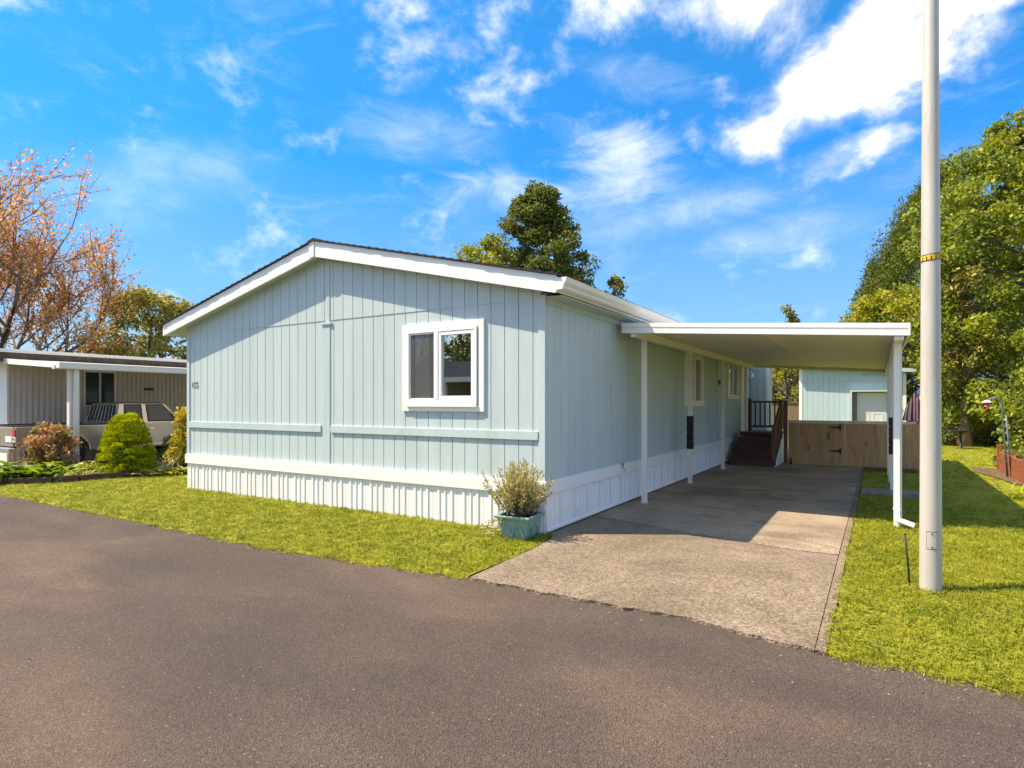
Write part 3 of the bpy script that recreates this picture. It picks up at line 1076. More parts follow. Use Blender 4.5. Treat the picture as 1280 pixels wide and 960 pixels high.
# trim on the front wall
MB().box(XL, XL + 0.085, YF - 0.020, YF + 0.06, 0.64, zf(XL) - 0.12).build('corner_trim', 'siding', home, bevel=0.003)
MB().box(XR - 0.088, XR + 0.004, YF - 0.020, YF + 0.012, 0.64, 2.90).build('corner_trim', 'siding', home, bevel=0.003)
MB().box(-7.29, -7.13, YF - 0.016, YF + 0.01, 0.62, 2.80).build('marriage_trim', 'siding', home, bevel=0.003)
MB().box(-7.21, -7.13, YF - 0.022, YF + 0.01, 2.803, ZR - 0.2).build('marriage_trim', 'siding', home, bevel=0.003)
MB().box(-7.32, -7.09, YF - 0.034, YF - 0.012, 2.795, 2.835).build('seam_block', 'siding', home, bevel=0.002)
for a, b in ((XL + 0.087, -7.32), (-7.10, XR - 0.09)):
    MB().box(a, b, YF - 0.030, YF + 0.01, 1.145, 1.255).build('band_board', 'siding', home, bevel=0.004)

# white belt and ribbed skirting
belt = MB().box(XL - 0.012, XR + 0.026, YF - 0.046, YF + 0.0, 0.485, 0.652).build('belt_board', 'white', home, bevel=0.006)
MB().box(XR - 0.01, XR + 0.028, YF + 0.002, YB, 0.487, 0.650).build('belt_board', 'white', home, bevel=0.006)


def skirt_mesh():
    """A vinyl skirting panel 0.41 m wide with raised ribs, facing -Y, standing 0.49 m high."""
    prof = []
    for x0, x1, d in ((0, .085, 0), (.085, .092, -.013), (.092, .128, -.013), (.128, .135, 0), (.135, .205, 0), (.205, .212, -.013), (.212, .230, -.013), (.230, .237, 0), (.237, .300, 0), (.300, .307, -.013), (.307, .345, -.013), (.345, .352, 0), (.352, .410, 0)):
        prof.append((x1, d))
    prof = [(0, 0)] + prof
    v = [(x, y, 0) for x, y in prof] + [(x, y, 0.49) for x, y in prof]
    n = len(prof)
    mb = MB()
    mb.add(v, [(i, i + 1, i + 1 + n, i + n) for i in range(n - 1)])
    mb.add([(0.006, -0.001, 0.486), (0.006, 0.02, 0.486), (0.40, 0.02, 0.486), (0.40, -0.001, 0.486)], [(0, 1, 2, 3)])
    return mb


sk = MB().box(XL + 0.02, XR - 0.012, YF - 0.005, YF + 0.012, 0.0, 0.484).box(XR - 0.03, XR - 0.008, YF, YB, 0.0, 0.484)
skirt = sk.build('skirting', 'skirt', home)
proto = skirt_mesh().build('skirt_panel', 'skirt', skirt)
base_off = proto.location.copy()
k = 0
x = XL + 0.012
while x < XR - 0.40:
    p = proto if k == 0 else inst(proto, skirt)
    p.location = Vector((x, YF - 0.012, 0.012)) + base_off
    k += 1
    x += 0.4145
tail = inst(proto, skirt)
tail.location = Vector((XR - 0.385, YF - 0.0122, 0.012)) + base_off
y = YF - 0.01
while y < YB - 0.5:
    p = inst(proto, skirt, rot=(0, 0, R(90)))
    p.location = Vector((XR - 0.002, y, 0.062)) + base_off
    p.scale = (1, 1, 0.9)
    y += 0.4145
MB().box(XR - 0.022, XR + 0.006, YF - 0.018, YF + 0.03, 0.012, 0.484).build('skirt_corner', 'skirt', home, bevel=0.004)
MB().box(XR - 0.03, XR + 0.022, YF + 0.03, YB, 0.040, 0.062).build('bottom_rail', 'skirt', home)
MB().box(XR - 0.06, XR + 0.012, YF + 0.05, 9.2, -0.02, 0.039).build('footing', 'foundation', home)
MB().box(XR - 0.06, XR + 0.030, 9.2, 16.2, -0.02, 0.039).build('footing', 'brick', home)

# long wall under the carport
W1, W2 = (12.50, 13.86, 1.60, 2.60), (16.62, 17.86, 1.78, 2.66)
DOOR = (18.42, 19.24)
sw = MB()
ycuts = [YF + 0.012, W1[0], W1[1], W2[0], W2[1], DOOR[0], DOOR[1], YB]
for i, (a, b) in enumerate(zip(ycuts[:-1], ycuts[1:])):
    if i in (1, 3):
        w_ = W1 if i == 1 else W2
        sw.box(XR - 0.05, XR - 0.012, a, b, 0.02, w_[2]).box(XR - 0.05, XR - 0.012, a, b, w_[3], 2.92)
    elif i == 5:
        sw.box(XR - 0.05, XR - 0.012, a, b, 0.02, 0.74).box(XR - 0.05, XR - 0.012, a, b, 2.76, 2.92)
    else:
        sw.box(XR - 0.05, XR - 0.012, a, b, 0.02, 2.92)
side = sw.build('side_wall', 'siding_back', home)


def sboard(y0, y1, z0, z1):
    g, c = 0.0035, 0.003
    y0 += g
    y1 -= g
    xa, xb = XR + 0.004, XR - 0.011
    v = [(xb, y0, z0), (xa - c, y0, z0), (xa, y0 + c, z0), (xa, y1 - c, z0), (xa - c, y1, z0), (xb, y1, z0)]
    t = [(p[0], p[1], z1) for p in v]
    return MB().add(v + t, [(i, i + 1, i + 7, i + 6) for i in range(5)] + [(5, 4, 3, 2, 1, 0), (6, 7, 8, 9, 10, 11)]).build('siding_board', 'siding', side)


y = YF + 0.014
while y < YB - 0.1:
    a, b = y, min(y + PITCH, YB)
    y += PITCH
    hit = None
    for w_ in (W1, W2, (DOOR[0], DOOR[1], 0.70, 2.76)):
        if b > w_[0] + 0.02 and a < w_[1] - 0.02:
            hit = w_
    if hit is None:
        sboard(a, b, 0.60, 2.93)
    else:
        if hit[2] > 0.75:
            sboard(a, b, 0.60, hit[2])
        sboard(a, b, hit[3], 2.93)
        if a < hit[0] - 0.03:
            sboard(a, hit[0], hit[2], hit[3])
        if b > hit[1] + 0.03:
            sboard(hit[1], b, hit[2], hit[3])
MB().box(XR + 0.006, XR + 0.020, YF + 0.02, YB, 2.795, 2.865).build('frieze_board', 'siding', home, bevel=0.003)
# far wall and left wall close the shell
MB().box(XL + 0.0, XL + 0.03, YF + 0.06, YB, 0.02, 2.95).build('left_wall', 'siding', home)
MB().box(XL, XR - 0.06, YB - 0.02, YB + 0.02, 0.02, 3.2).build('back_wall', 'siding', home)

# roof: deck, rake boards, ridge return, eave fascia, gutter, shingles
deck = [(-11.39, zf(-11.39) - 0.02), (RX, ZR - 0.02), (-3.165, zf(-3.165) - 0.02), (-3.165, zf(-3.165) - 0.165), (XR + 0.02, zf(XR) - 0.168), (RX, ZR - 0.185), (XL, zf(XL) - 0.168), (-11.39, zf(-11.39) - 0.165)]
MB().prism(deck, 'y', YF - 0.18, YB + 0.25).build('roof', 'siding', home)
RY = YF - 0.205
for xa, xb in ((-11.40, RX - 0.001), (RX + 0.001, -3.17)):
    MB().prism([(xa, zf(xa) - 0.205), (xb, zf(xb) - 0.205 - (0.03 if xb == RX - 0.001 else 0)), (xb, zf(xb)), (xa, zf(xa))] if xa < RX - 1 else
               [(xa, zf(xa) - 0.235), (xb, zf(xb) - 0.205), (xb, zf(xb)), (xa, zf(xa))], 'y', RY, RY + 0.028).build('rake_board', 'white', home, bevel=0.003)
MB().prism([(RX - 0.11, zf(RX - 0.11) - 0.225), (RX - 0.002, ZR - 0.232), (RX - 0.002, ZR + 0.006), (RX - 0.11, zf(RX - 0.11) + 0.006)], 'y', RY - 0.013, RY - 0.001).build('ridge_cover', 'white', home, bevel=0.002)
MB().box(-3.185, -3.157, YF - 0.204, YB + 0.2, 2.885, 3.055).build('eave_fascia', 'white', home)
MB().box(-11.415, -11.388, YF - 0.204, YB + 0.2, 2.855, 3.045).build('eave_fascia', 'white', home)
MB().box(XR - 0.02, -3.18, YF - 0.015, YB, 2.862, 2.876).build('soffit', 'siding', home)
gut = [(-3.155, 3.040), (-3.155, 2.905), (-3.085, 2.905), (-3.070, 2.925), (-3.072, 2.950), (-3.045, 2.985), (-3.030, 3.030), (-3.030, 3.044), (-3.040, 3.044), (-3.046, 3.030), (-3.080, 2.955), (-3.086, 2.925), (-3.147, 2.915), (-3.147, 3.040)]
gutter = MB().prism(gut, 'y', YF - 0.20, YB + 0.2).build('gutter', 'alum', home)
MB().prism([(-3.155, 3.040), (-3.155, 2.905), (-3.085, 2.905), (-3.070, 2.925), (-3.072, 2.950), (-3.045, 2.985), (-3.030, 3.030), (-3.030, 3.042)], 'y', YF - 0.206, YF - 0.2005).build('gutter_end', 'white', gutter)
sh = MB()
for sgn in (-1, 1):
    L_ = 4.19 if sgn < 0 else 4.12
    k = 0
    s0 = 0.0
    while s0 < L_ - 0.02:
        s1 = min(s0 + 0.145, L_)
        xa, xb = RX + sgn * s0, RX + sgn * s1
        dy = 0.008 * rng.random()
        sh.prism([(xa, zf(xa) + 0.006), (xb, zf(xb) + 0.006), (xb, zf(xb) + 0.030 + 0.004 * rng.random()), (xa, zf(xa) + 0.016)], 'y', RY - 0.028 - dy, YB + 0.27)
        s0 = s1
sh.prism([(RX - 0.13, zf(RX - 0.13) + 0.026), (RX, ZR + 0.022), (RX + 0.13, zf(RX + 0.13) + 0.026), (RX + 0.12, zf(RX + 0.12) + 0.040), (RX, ZR + 0.046), (RX - 0.12, zf(RX - 0.12) + 0.040)], 'y', RY - 0.032, YB + 0.27)
o = sh.build('shingles', 'shingle', home)
o['kind'] = 'stuff'
pp = thing('vent_mast', 'thin grey aerial rod standing behind the roof ridge of the pale blue home', 'aerial', (-9.55, 12.0, 3.2))
_m = MB().tube([(-9.55, 12.0, 3.2), (-9.55, 12.0, 4.62)], 0.012, 6)
_m.build('mast', 'galv', pp)
_m = MB()
for q in range(3):
    _m.tube([(-9.75, 12.0 , 4.42 + 0.08 * q), (-9.35, 12.0, 4.42 + 0.08 * q)], 0.006, 5)
_m.build('antenna_arm', 'galv', pp)


# ---- front window (faces -Y)
def hframe(mb, x0, x1, z0, z1, t, ya, yb, mi=0):
    mb.box(x0, x1, ya, yb, z1 - t, z1, mi).box(x0, x1, ya, yb, z0, z0 + t, mi)
    mb.box(x0, x0 + t, ya, yb, z0 + t, z1 - t, mi).box(x1 - t, x1, ya, yb, z0 + t, z1 - t, mi)
    return mb


win = hframe(MB(), -5.655, -4.285, 1.485, 2.675, 0.085, YF - 0.034, YF + 0.01).build('window', 'white', home, bevel=0.003)
MB().box(-5.565, -4.385, YF - 0.062, YF + 0.0, 1.545, 1.600).build('window_sill', 'vinyl', win, bevel=0.004)
fr = hframe(MB(), -5.565, -4.385, 1.600, 2.592, 0.042, YF - 0.052, YF + 0.03)
fr.box(-5.075, -5.012, YF - 0.054, YF + 0.03, 1.642, 2.550)
fr.build('window_frame', 'vinyl', win, bevel=0.004)
hframe(MB(), -5.012, -4.427, 1.644, 2.548, 0.048, YF - 0.046, YF + 0.012).build('sash', 'vinyl', win, bevel=0.003)
hframe(MB(), -5.523, -5.075, 1.644, 2.548, 0.018, YF - 0.036, YF - 0.02).build('screen_frame', 'vinyl', win)
MB().box(-5.505, -5.093, YF - 0.029, YF - 0.027, 1.662, 2.530).build('insect_screen', 'screen', win)
MB().box(-5.505, -5.093, YF + 0.012, YF + 0.016, 1.662, 2.530).build('pane', 'glass', win)
MB().box(-4.964, -4.475, YF - 0.012, YF - 0.008, 1.692, 2.500).build('pane', 'mirror_glass', win)
# net curtain and the dim room seen through the glass
cu = MB()
n = 26
pts = []
for i in range(n + 1):
    t = i / n
    pts.append((-5.47 + 0.27 * t, YF + 0.030 + 0.010 * math.sin(t * 30)))
v = [(x - 0.05 * (0), y, 1.45) for x, y in pts] + [(x - 0.06 * (x + 5.47) , y, 2.56) for x, y in pts]
cu.add(v, [(i, i + 1, i + n + 2, i + n + 1) for i in range(n)])
cu.build('curtain', 'curtain', win, smooth=True)
rm = MB().box(-6.4, -3.55, YF + 2.4, YF + 2.42, 0.6, 2.8).box(-6.42, -6.4, YF + 0.06, YF + 2.4, 0.6, 2.8).box(-3.55, -3.53, YF + 0.06, YF + 2.4, 0.6, 2.8).box(-6.4, -3.55, YF + 0.06, YF + 2.4, 2.8, 2.82).box(-6.4, -3.55, YF + 0.06, YF + 2.4, 0.58, 0.6)
rm.build('room', 'room', home)


# ---- windows on the long wall (face +X)
def side_window(y0, y1, z0, z1):
    t = 0.075
    mb = MB()
    xa, xb = XR - 0.01, XR + 0.030
    mb.box(xa, xb, y0 - t, y1 + t, z1, z1 + t).box(xa, xb + 0.006, y0 - t - 0.02, y1 + t + 0.02, z0 - t, z0).box(xa, xb, y0 - t, y0, z0, z1).box(xa, xb, y1, y1 + t, z0, z1)
    o = mb.build('window', 'white', home, bevel=0.003)
    fm = MB()
    f = 0.045
    ym = (y0 + y1) / 2
    fm.box(xa - 0.03, xb + 0.010, y0, y1, z1 - f, z1).box(xa - 0.03, xb + 0.010, y0, y1, z0, z0 + f).box(xa - 0.03, xb + 0.010, y0, y0 + f, z0 + f, z1 - f).box(xa - 0.03, xb + 0.010, y1 - f, y1, z0 + f, z1 - f).box(xa - 0.03, xb + 0.004, ym - 0.03, ym + 0.03, z0 + f, z1 - f)
    fm.build('window_frame', 'vinyl', o)
    for a, b in ((y0 + f, ym - 0.03), (ym + 0.03, y1 - f)):
        MB().box(XR - 0.010, XR - 0.006, a, b, z0 + f, z1 - f).build('pane', 'mirror_glass', o)
    MB().box(XR - 0.6, XR - 0.58, y0 - 0.3, y1 + 0.3, z0 - 0.3, z1 + 0.2).build('blind', 'room', o)
    return o


side_window(*W1)
side_window(*W2)
dr = MB().box(XR - 0.04, XR + 0.012, DOOR[0], DOOR[1], 0.75, 2.75).build('door', 'nb_siding', home)
MB().box(XR + 0.013, XR + 0.030, DOOR[0] - 0.09, DOOR[0], 0.72, 2.84).box(XR + 0.013, XR + 0.030, DOOR[1], DOOR[1] + 0.09, 0.72, 2.84).box(XR + 0.013, XR + 0.030, DOOR[0], DOOR[1], 2.752, 2.84).build('door_frame', 'white', dr)
MB().tube([(XR + 0.012, DOOR[1] - 0.08, 1.72), (XR + 0.05, DOOR[1] - 0.08, 1.72), (XR + 0.075, DOOR[1] - 0.08, 1.72)], [0.012, 0.026, 0.020], 10).build('handle', 'truck_trim', dr, smooth=True)
MB().box(XR + 0.005, XR + 0.030, 15.30, 15.40, 0.66, 2.79).build('batten', 'siding', home)

# bump-out beyond the porch with its own corner trim and downspout
rw = MB().box(XR + 0.03, -2.86, 19.82, 19.86, 0.02, 2.80).build('rear_wall', 'siding_back', home)
for k in range(3):
    a = -3.38 + PITCH * k
    MB().box(a + 0.004, min(a + PITCH, -2.93) - 0.004, 19.806, 19.819, 0.04, 2.80).build('siding_board', 'shed_siding', rw, bevel=0.002)
MB().box(-2.93, -2.845, 19.795, 19.88, 0.02, 2.86).build('corner_trim', 'white', home)
MB().box(XR, -2.86, 19.861, YB, 0.02, 2.80).build('bump_out', 'siding', home)
MB().tube([(-2.80, 19.80, 2.66), (-2.74, 19.80, 2.70), (-2.63, 19.80, 2.75), (-2.56, 19.78, 2.86)], 0.035, 8).build('downspout', 'white', home, smooth=True)

# small things fixed to the walls
lb = thing('wall_light', 'small white wall light with clear shade beside the porch door', 'wall light', (XR + 0.02, 19.55, 2.45))
MB().box(XR + 0.004, XR + 0.03, 19.48, 19.62, 2.42, 2.58).build('back_plate', 'white', lb, bevel=0.006)
MB().tube([(XR + 0.03, 19.55, 2.53), (XR + 0.10, 19.55, 2.56), (XR + 0.12, 19.55, 2.50)], 0.014, 8).build('arm', 'white', lb, smooth=True)
MB().tube([(XR + 0.12, 19.55, 2.51), (XR + 0.12, 19.55, 2.46), (XR + 0.12, 19.55, 2.36)], [0.03, 0.05, 0.06], 12).build('lamp_shade', 'clear_lens', lb, smooth=True)
ob = thing('outlet_box', 'small dark socket box on the blue wall between the two side windows', 'socket box', (XR + 0.02, 15.5, 2.1))
MB().box(XR + 0.004, XR + 0.07, 15.46, 15.58, 2.05, 2.17).build('box', 'blue_steel', ob, bevel=0.008)
MB().box(XR + 0.071, XR + 0.080, 15.475, 15.565, 2.065, 2.155).build('cover', 'iron', ob)
sg = thing('hose_tap', 'small metal hose tap on the white belt board of the side wall', 'tap', (XR + 0.03, 8.8, 0.6))
MB().tube([(XR + 0.02, 8.8, 0.60), (XR + 0.065, 8.8, 0.60), (XR + 0.085, 8.8, 0.58), (XR + 0.09, 8.8, 0.55)], [0.012, 0.012, 0.013, 0.015], 8).build('spout', 'galv', sg, smooth=True)
MB().tube([(XR + 0.055, 8.8, 0.61), (XR + 0.055, 8.8, 0.65)], 0.007, 6).build('stem', 'dark_metal', sg)
MB().tube([(XR + 0.055, 8.770, 0.652), (XR + 0.055, 8.80, 0.658), (XR + 0.055, 8.830, 0.652)], [0.012, 0.010, 0.012], 6).build('handle', 'paver', sg)


def text(name, body, size, loc, rot, mat, parent, ext=0.004, spacing=1.0):
    cu_ = bpy.data.curves.new(name, 'FONT')
    cu_.body = body
    cu_.size = size
    cu_.extrude = ext
    cu_.space_character = spacing
    tmp = bpy.data.objects.new(name, cu_)
    COL.objects.link(tmp)
    dg = bpy.context.evaluated_depsgraph_get()
    me = bpy.data.meshes.new_from_object(tmp.evaluated_get(dg))
    bpy.data.objects.remove(tmp)
    me.materials.clear()
    me.materials.append(M[mat])
    o = bpy.data.objects.new(name, me)
    COL.objects.link(o)
    o.location = loc
    o.rotation_euler = rot
    if parent is not None:
        o.parent = parent
        o.location = Vector(loc) - parent.location
    return o


text('house_number', '155', 0.145, (-10.815, YF - 0.012, 1.885), (R(90), 0, 0), 'number', home)

# ------------------------------------------------------------------ carport
cp = thing('carport', 'white metal carport with flat sloping roof over the concrete driveway', 'carport', (-1.5, 9.0, 0))
CX0, CX1, CY0, CY1 = -3.29, 0.315, 8.58, 18.75
zc = lambda x: 2.805 - 0.0695 * (x + 3.28)       # top of the roof
SH = math.atan(-0.0695)


def sloped(y0, y1, d0, d1, x0=CX0, x1=CX1):
    return MB().prism([(x0, zc(x0) - d1), (x1, zc(x1) - d1), (x1, zc(x1) - d0), (x0, zc(x0) - d0)], 'y', y0, y1)


fa = sloped(CY0, CY0 + 0.012, 0.0, 0.152)
f_ = sloped(CY0 - 0.012, CY0 - 0.0005, 0.0, 0.060)
fa.add(f_.v, f_.f)
f_ = sloped(CY0 - 0.009, CY0 - 0.0005, 0.084, 0.150)
fa.add(f_.v, f_.f)
fa.build('fascia', 'vinyl', cp, bevel=0.002)
sloped(CY1, CY1 + 0.012, 0.0, 0.15).build('fascia', 'alum', cp)
gp = MB().prism([(CX1 + 0.001, zc(CX1) - 0.150), (CX1 + 0.022, zc(CX1) - 0.150), (CX1 + 0.022, zc(CX1) + 0.002), (CX1 + 0.001, zc(CX1) + 0.002)], 'y', CY0 - 0.014, CY1 + 0.014)
gp.build('gutter', 'vinyl', cp)
MB().prism([(CX0 - 0.012, zc(CX0) - 0.150), (CX0, zc(CX0) - 0.150), (CX0, zc(CX0)), (CX0 - 0.012, zc(CX0))], 'y', CY0, CY1).build('side_fascia', 'alum', cp)
sloped(CY0 + 0.014, CY1 - 0.002, 0.030, 0.038).build('roof', 'alum', cp)
n_p = 33
pw = (CY1 - CY0 - 0.03) / n_p
cpan = MB()
x0, x1 = CX0 + 0.01, CX1 - 0.01
prof = [(0.002, 0.012), (0.006, 0.0), (pw - 0.020, 0.0), (pw - 0.014, 0.012), (pw - 0.002, 0.012)]
v = [(x0, CY0 + 0.014 + a, zc(x0) - 0.078 + b) for a, b in prof] + [(x1, CY0 + 0.014 + a, zc(x1) - 0.078 + b) for a, b in prof]
npf = len(prof)
cpan.add(v, [(i, i + 1, i + 1 + npf, i + npf) for i in range(npf - 1)])
pan = cpan.build('ceiling_panel', 'soffit', cp)
for k in range(1, n_p):
    inst(pan, cp, (0, pw * k, 0))
MB().box(-1.42, -1.36, CY0 + 0.02, CY1 - 0.01, zc(-1.39) - 0.096, zc(-1.39) - 0.079).build('ceiling_seam', 'soffit', cp)
MB().box(-3.165, -3.075, CY0 + 0.02, CY1 - 0.02, zc(-3.1) - 0.205, zc(-3.1) - 0.084).build('beam', 'alum', cp, bevel=0.004)
MB().box(0.175, 0.275, CY0 + 0.02, CY1 - 0.02, zc(0.22) - 0.205, zc(0.22) - 0.084).build('beam', 'alum', cp, bevel=0.004)
for yy in (9.10, 11.78, 14.68, 17.6):
    MB().box(-3.158, -3.082, yy - 0.038, yy + 0.038, 0.0, zc(-3.1) - 0.206).build('post', 'alum', cp, bevel=0.006)
    MB().box(-3.170, -3.070, yy - 0.048, yy + 0.048, 0.024, 0.040).build('post_foot', 'galv', cp)
for yy, xx in ((9.12, 0.235), (10.55, 0.232), (12.4, 0.226), (14.0, 0.222), (15.35, 0.218)):
    MB().box(xx - 0.034, xx + 0.034, yy - 0.034, yy + 0.034, 0.0, zc(xx) - 0.206).build('post', 'alum', cp, bevel=0.006)
ds = MB().prism([(0.178, 0.0), (0.178 + 0.068, 0.0), (0.178 + 0.068, 0.052), (0.178, 0.052)], 'z', 0.02, zc(0.2) - 0.16)
ds.v = [(x, y + 9.03, z) for x, y, z in ds.v]
dso = ds.build('downspout', 'vinyl', cp, bevel=0.004)
el = MB().add([(0.182, 8.975, 0.215), (0.24, 8.975, 0.215), (0.24, 9.028, 0.215), (0.182, 9.028, 0.215), (0.195, 8.955, 0.115), (0.25, 8.955, 0.145), (0.25, 9.015, 0.145), (0.195, 9.015, 0.115), (0.385, 8.92, 0.050), (0.40, 8.92, 0.100), (0.40, 8.985, 0.100), (0.385, 8.985, 0.050)],
              [(0, 3, 2, 1), (0, 1, 5, 4), (1, 2, 6, 5), (2, 3, 7, 6), (3, 0, 4, 7), (4, 5, 9, 8), (5, 6, 10, 9), (6, 7, 11, 10), (7, 4, 8, 11), (8, 9, 10, 11)])
el.build('elbow', 'vinyl', dso, bevel=0.004)
MB().box(0.170, 0.254, 9.024, 9.088, 0.240, 0.255).build('strap', 'alum', dso)


def bumper(x, y, label):
    t = thing('post_bumper', label, 'bumper pad', (x, y, 0.95), 'black pads strapped to carport posts')
    for k in range(4):
        z = 0.70 + 0.165 * k
        mb = MB()
        mb.prism([(x - 0.055, y - 0.055), (x + 0.055, y - 0.055), (x + 0.068, y - 0.02), (x + 0.068, y + 0.02), (x + 0.055, y + 0.055), (x - 0.055, y + 0.055)], 'z', z, z + 0.150)
        mb.build('pad', 'black', t, bevel=0.012)
    MB().box(x - 0.044, x + 0.05, y - 0.044, y + 0.044, 0.71, 1.34).build('backing', 'black', t)
    return t


bumper(-3.12, 11.78, 'black ribbed pad strapped to the second carport post beside the house wall')
bumper(0.226, 12.4, 'black ribbed pad strapped to a carport post on the lawn side near the fence')

# ------------------------------------------------------------------ pot with lavender, pole, stake
pot = thing('planter_pot', 'square teal glazed planter pot at the corner of the white skirting', 'pot', (-3.60, 6.08, 0.0))
ang = R(4)


def sq(cx, cy, h, a):
    return [(cx + (dx * math.cos(a) - dy * math.sin(a)), cy + (dx * math.sin(a) + dy * math.cos(a))) for dx, dy in ((-h, -h), (h, -h), (h, h), (-h, h))]


PC = (-3.60, 6.07)
rings = [(0.130, 0.0), (0.150, 0.06), (0.172, 0.20), (0.192, 0.232), (0.212, 0.238), (0.216, 0.262), (0.196, 0.268), (0.178, 0.262), (0.172, 0.19)]
mb = MB()
v = []
for h, z in rings:
    v += [(x, y, z * 1.06 + 0.012) for x, y in sq(*PC, h * 1.06, ang)]
f = [(0, 3, 2, 1)]
for i in range(len(rings) - 1):
    for k in range(4):
        f.append((4 * i + k, 4 * i + (k + 1) % 4, 4 * i + 4 + (k + 1) % 4, 4 * i + 4 + k))
f.append(tuple(4 * (len(rings) - 1) + k for k in range(4)))
mb.add(v, f)
mb.build('pot_body', 'pot', pot, bevel=0.008)
orn = MB()
for fx, fy, nx, ny in ((PC[0], PC[1] - 0.173, 1, 0), (PC[0] + 0.173, PC[1], 0, 1)):
    for c in (-0.075, 0.075):
        pts = [(fx + nx * (c + 0.072 * math.cos(q)) , fy + ny * (c + 0.072 * math.cos(q)) , 0.035 + 0.135 * math.sin(q)) for q in np.linspace(0, math.pi, 12)]
        pts = [(x + (0.0 if nx else 0.02 * (z / 0.2 - 0.5)), y - (0.02 * (z / 0.2 - 0.5) if nx else 0), z) for x, y, z in pts]
        orn.tube(pts, 0.007, 6)
orn.build('relief_arch', 'pot', pot, smooth=True)
MB().prism(sq(*PC, 0.178, ang), 'z', 0.21, 0.245).build('potting_soil', 'soil', pot)

rng = np.random.default_rng(40)
lav = thing('lavender_plant', 'grey-green woody lavender plant growing in the square teal pot', 'plant', (PC[0], PC[1], 0.235))
mb = MB()
lp, ld = [], []
for i in range(190):
    a = rng.random() * 6.283
    e = R(28 + 62 * rng.random() ** 0.8)
    l = (0.30 + 0.32 * rng.random()) * (0.75 + 0.35 * math.sin(e))
    if i < 10:
        a, e, l = R(180 + 40 * rng.normal()), R(-10 + 12 * rng.normal()), 0.40 + 0.12 * rng.random()
    d = Vector((math.cos(a) * math.cos(e), math.sin(a) * math.cos(e), math.sin(e)))
    b = Vector((PC[0] + 0.10 * rng.normal() * 0.6, PC[1] + 0.10 * rng.normal() * 0.6, 0.24))
    pts = [b]
    for k in range(1, 5):
        dd = (d + Vector((0, 0, 0.12 * k if i >= 10 else -0.05 * k)) + Vector(rng.normal(size=3)) * 0.10).normalized()
        pts.append(pts[-1] + dd * l / 4)
    mb.tube(pts, [0.0050, 0.0042, 0.0034, 0.0026, 0.0015], 5)
    for k in range(34):
        t = 1 - 0.72 * rng.random() ** 1.3
        q = t * 4
        j = min(3, int(q))
        p = pts[j].lerp(pts[j + 1], q - j)
        ax = (pts[j + 1] - pts[j]).normalized()
        lp.append(p)
        ld.append(ax + Vector(rng.normal(size=3)) * 0.45)
mb.build('stem', BARK['grey'], lav, smooth=True)
leaves('foliage', np.array(lp), 0.055 * (0.6 + 0.7 * rng.random(len(lp))), LEAF['lavender'], lav, width=0.24, dirs=np.array(ld))

pole = thing('lamp_pole', 'tall tapered grey metal pole with yellow band standing on the lawn', 'pole', (0.385, 6.16, 0.02))
PX, PY = 0.385, 6.16
prad = lambda z: 0.0815 - 0.0048 * z
MB().tube([(PX, PY, z) for z in (0.0, 0.02, 1.2, 2.5, 4.0, 6.0, 8.2)], [prad(z) for z in (0.0, 0.02, 1.2, 2.5, 4.0, 6.0, 8.2)], 40).build('shaft', 'galv', pole, smooth=True)
ho = MB()


def curved(x, y, r, a0, a1, z0, z1, n=10):
    v = []
    for i in range(n + 1):
        a = a0 + (a1 - a0) * i / n
        v += [(x + r * math.cos(a), y + r * math.sin(a), z0), (x + r * math.cos(a), y + r * math.sin(a), z1)]
    return v, [(2 * i, 2 * i + 2, 2 * i + 3, 2 * i + 1) for i in range(n)]


face = math.atan2(-PY, -PX)
hatch = ho
for (da, z0, z1, r_) in ((0.50, 0.375, 0.525, 0.0010), ):
    ho.add(*curved(PX, PY, prad(0.45) + r_, face - da + 0.12, face + da + 0.12, z0, z1))
hatch = ho.build('hatch_gap', 'galv_dark', pole, smooth=True)
mb = MB()
mb.add(*curved(PX, PY, prad(0.45) + 0.0035, face - 0.455 + 0.12, face + 0.455 + 0.12, 0.381, 0.519))
mb.build('hatch', 'galv', pole, smooth=True)
sc_ = MB()
for z in (0.394, 0.506):
    a = face + 0.12
    c = Vector((PX, PY, z)) + Vector((math.cos(a), math.sin(a), 0)) * (prad(0.45) + 0.002)
    sc_.tube([c, c + Vector((math.cos(a), math.sin(a), 0)) * 0.006], 0.006, 8)
sc_.build('screw', 'iron', pole)
tilt = 0.10
bv, bf = [], []
nb = 40
for i in range(nb):
    a = 2 * math.pi * i / nb
    rr = prad(2.82) + 0.003
    x, y = rr * math.cos(a), rr * math.sin(a)
    side_ = x * math.cos(R(31.4)) + y * math.sin(R(31.4))
    for z in (0, 0.042):
        bv.append((PX + x, PY + y, 2.80 + z + tilt * side_))
for i in range(nb):
    j = (i + 1) % nb
    bf.append((2 * i, 2 * j, 2 * j + 1, 2 * i + 1))
band = MB().add(bv, bf).build('yellow_band', 'yellow', pole, smooth=True)
mk = MB()
for i in range(0, nb, 3):
    a = 2 * math.pi * i / nb
    rr = prad(2.82) + 0.0045
    x, y = rr * math.cos(a), rr * math.sin(a)
    side_ = x * math.cos(R(31.4)) + y * math.sin(R(31.4))
    c = Vector((PX + x, PY + y, 2.805 + tilt * side_))
    t = Vector((-math.sin(a), math.cos(a), 0)) * 0.004
    mk.add([c - t, c + t, c + t + Vector((0, 0, 0.028)), c - t + Vector((0, 0, 0.028))], [(0, 1, 2, 3)])
mk.build('mark', 'iron', band)
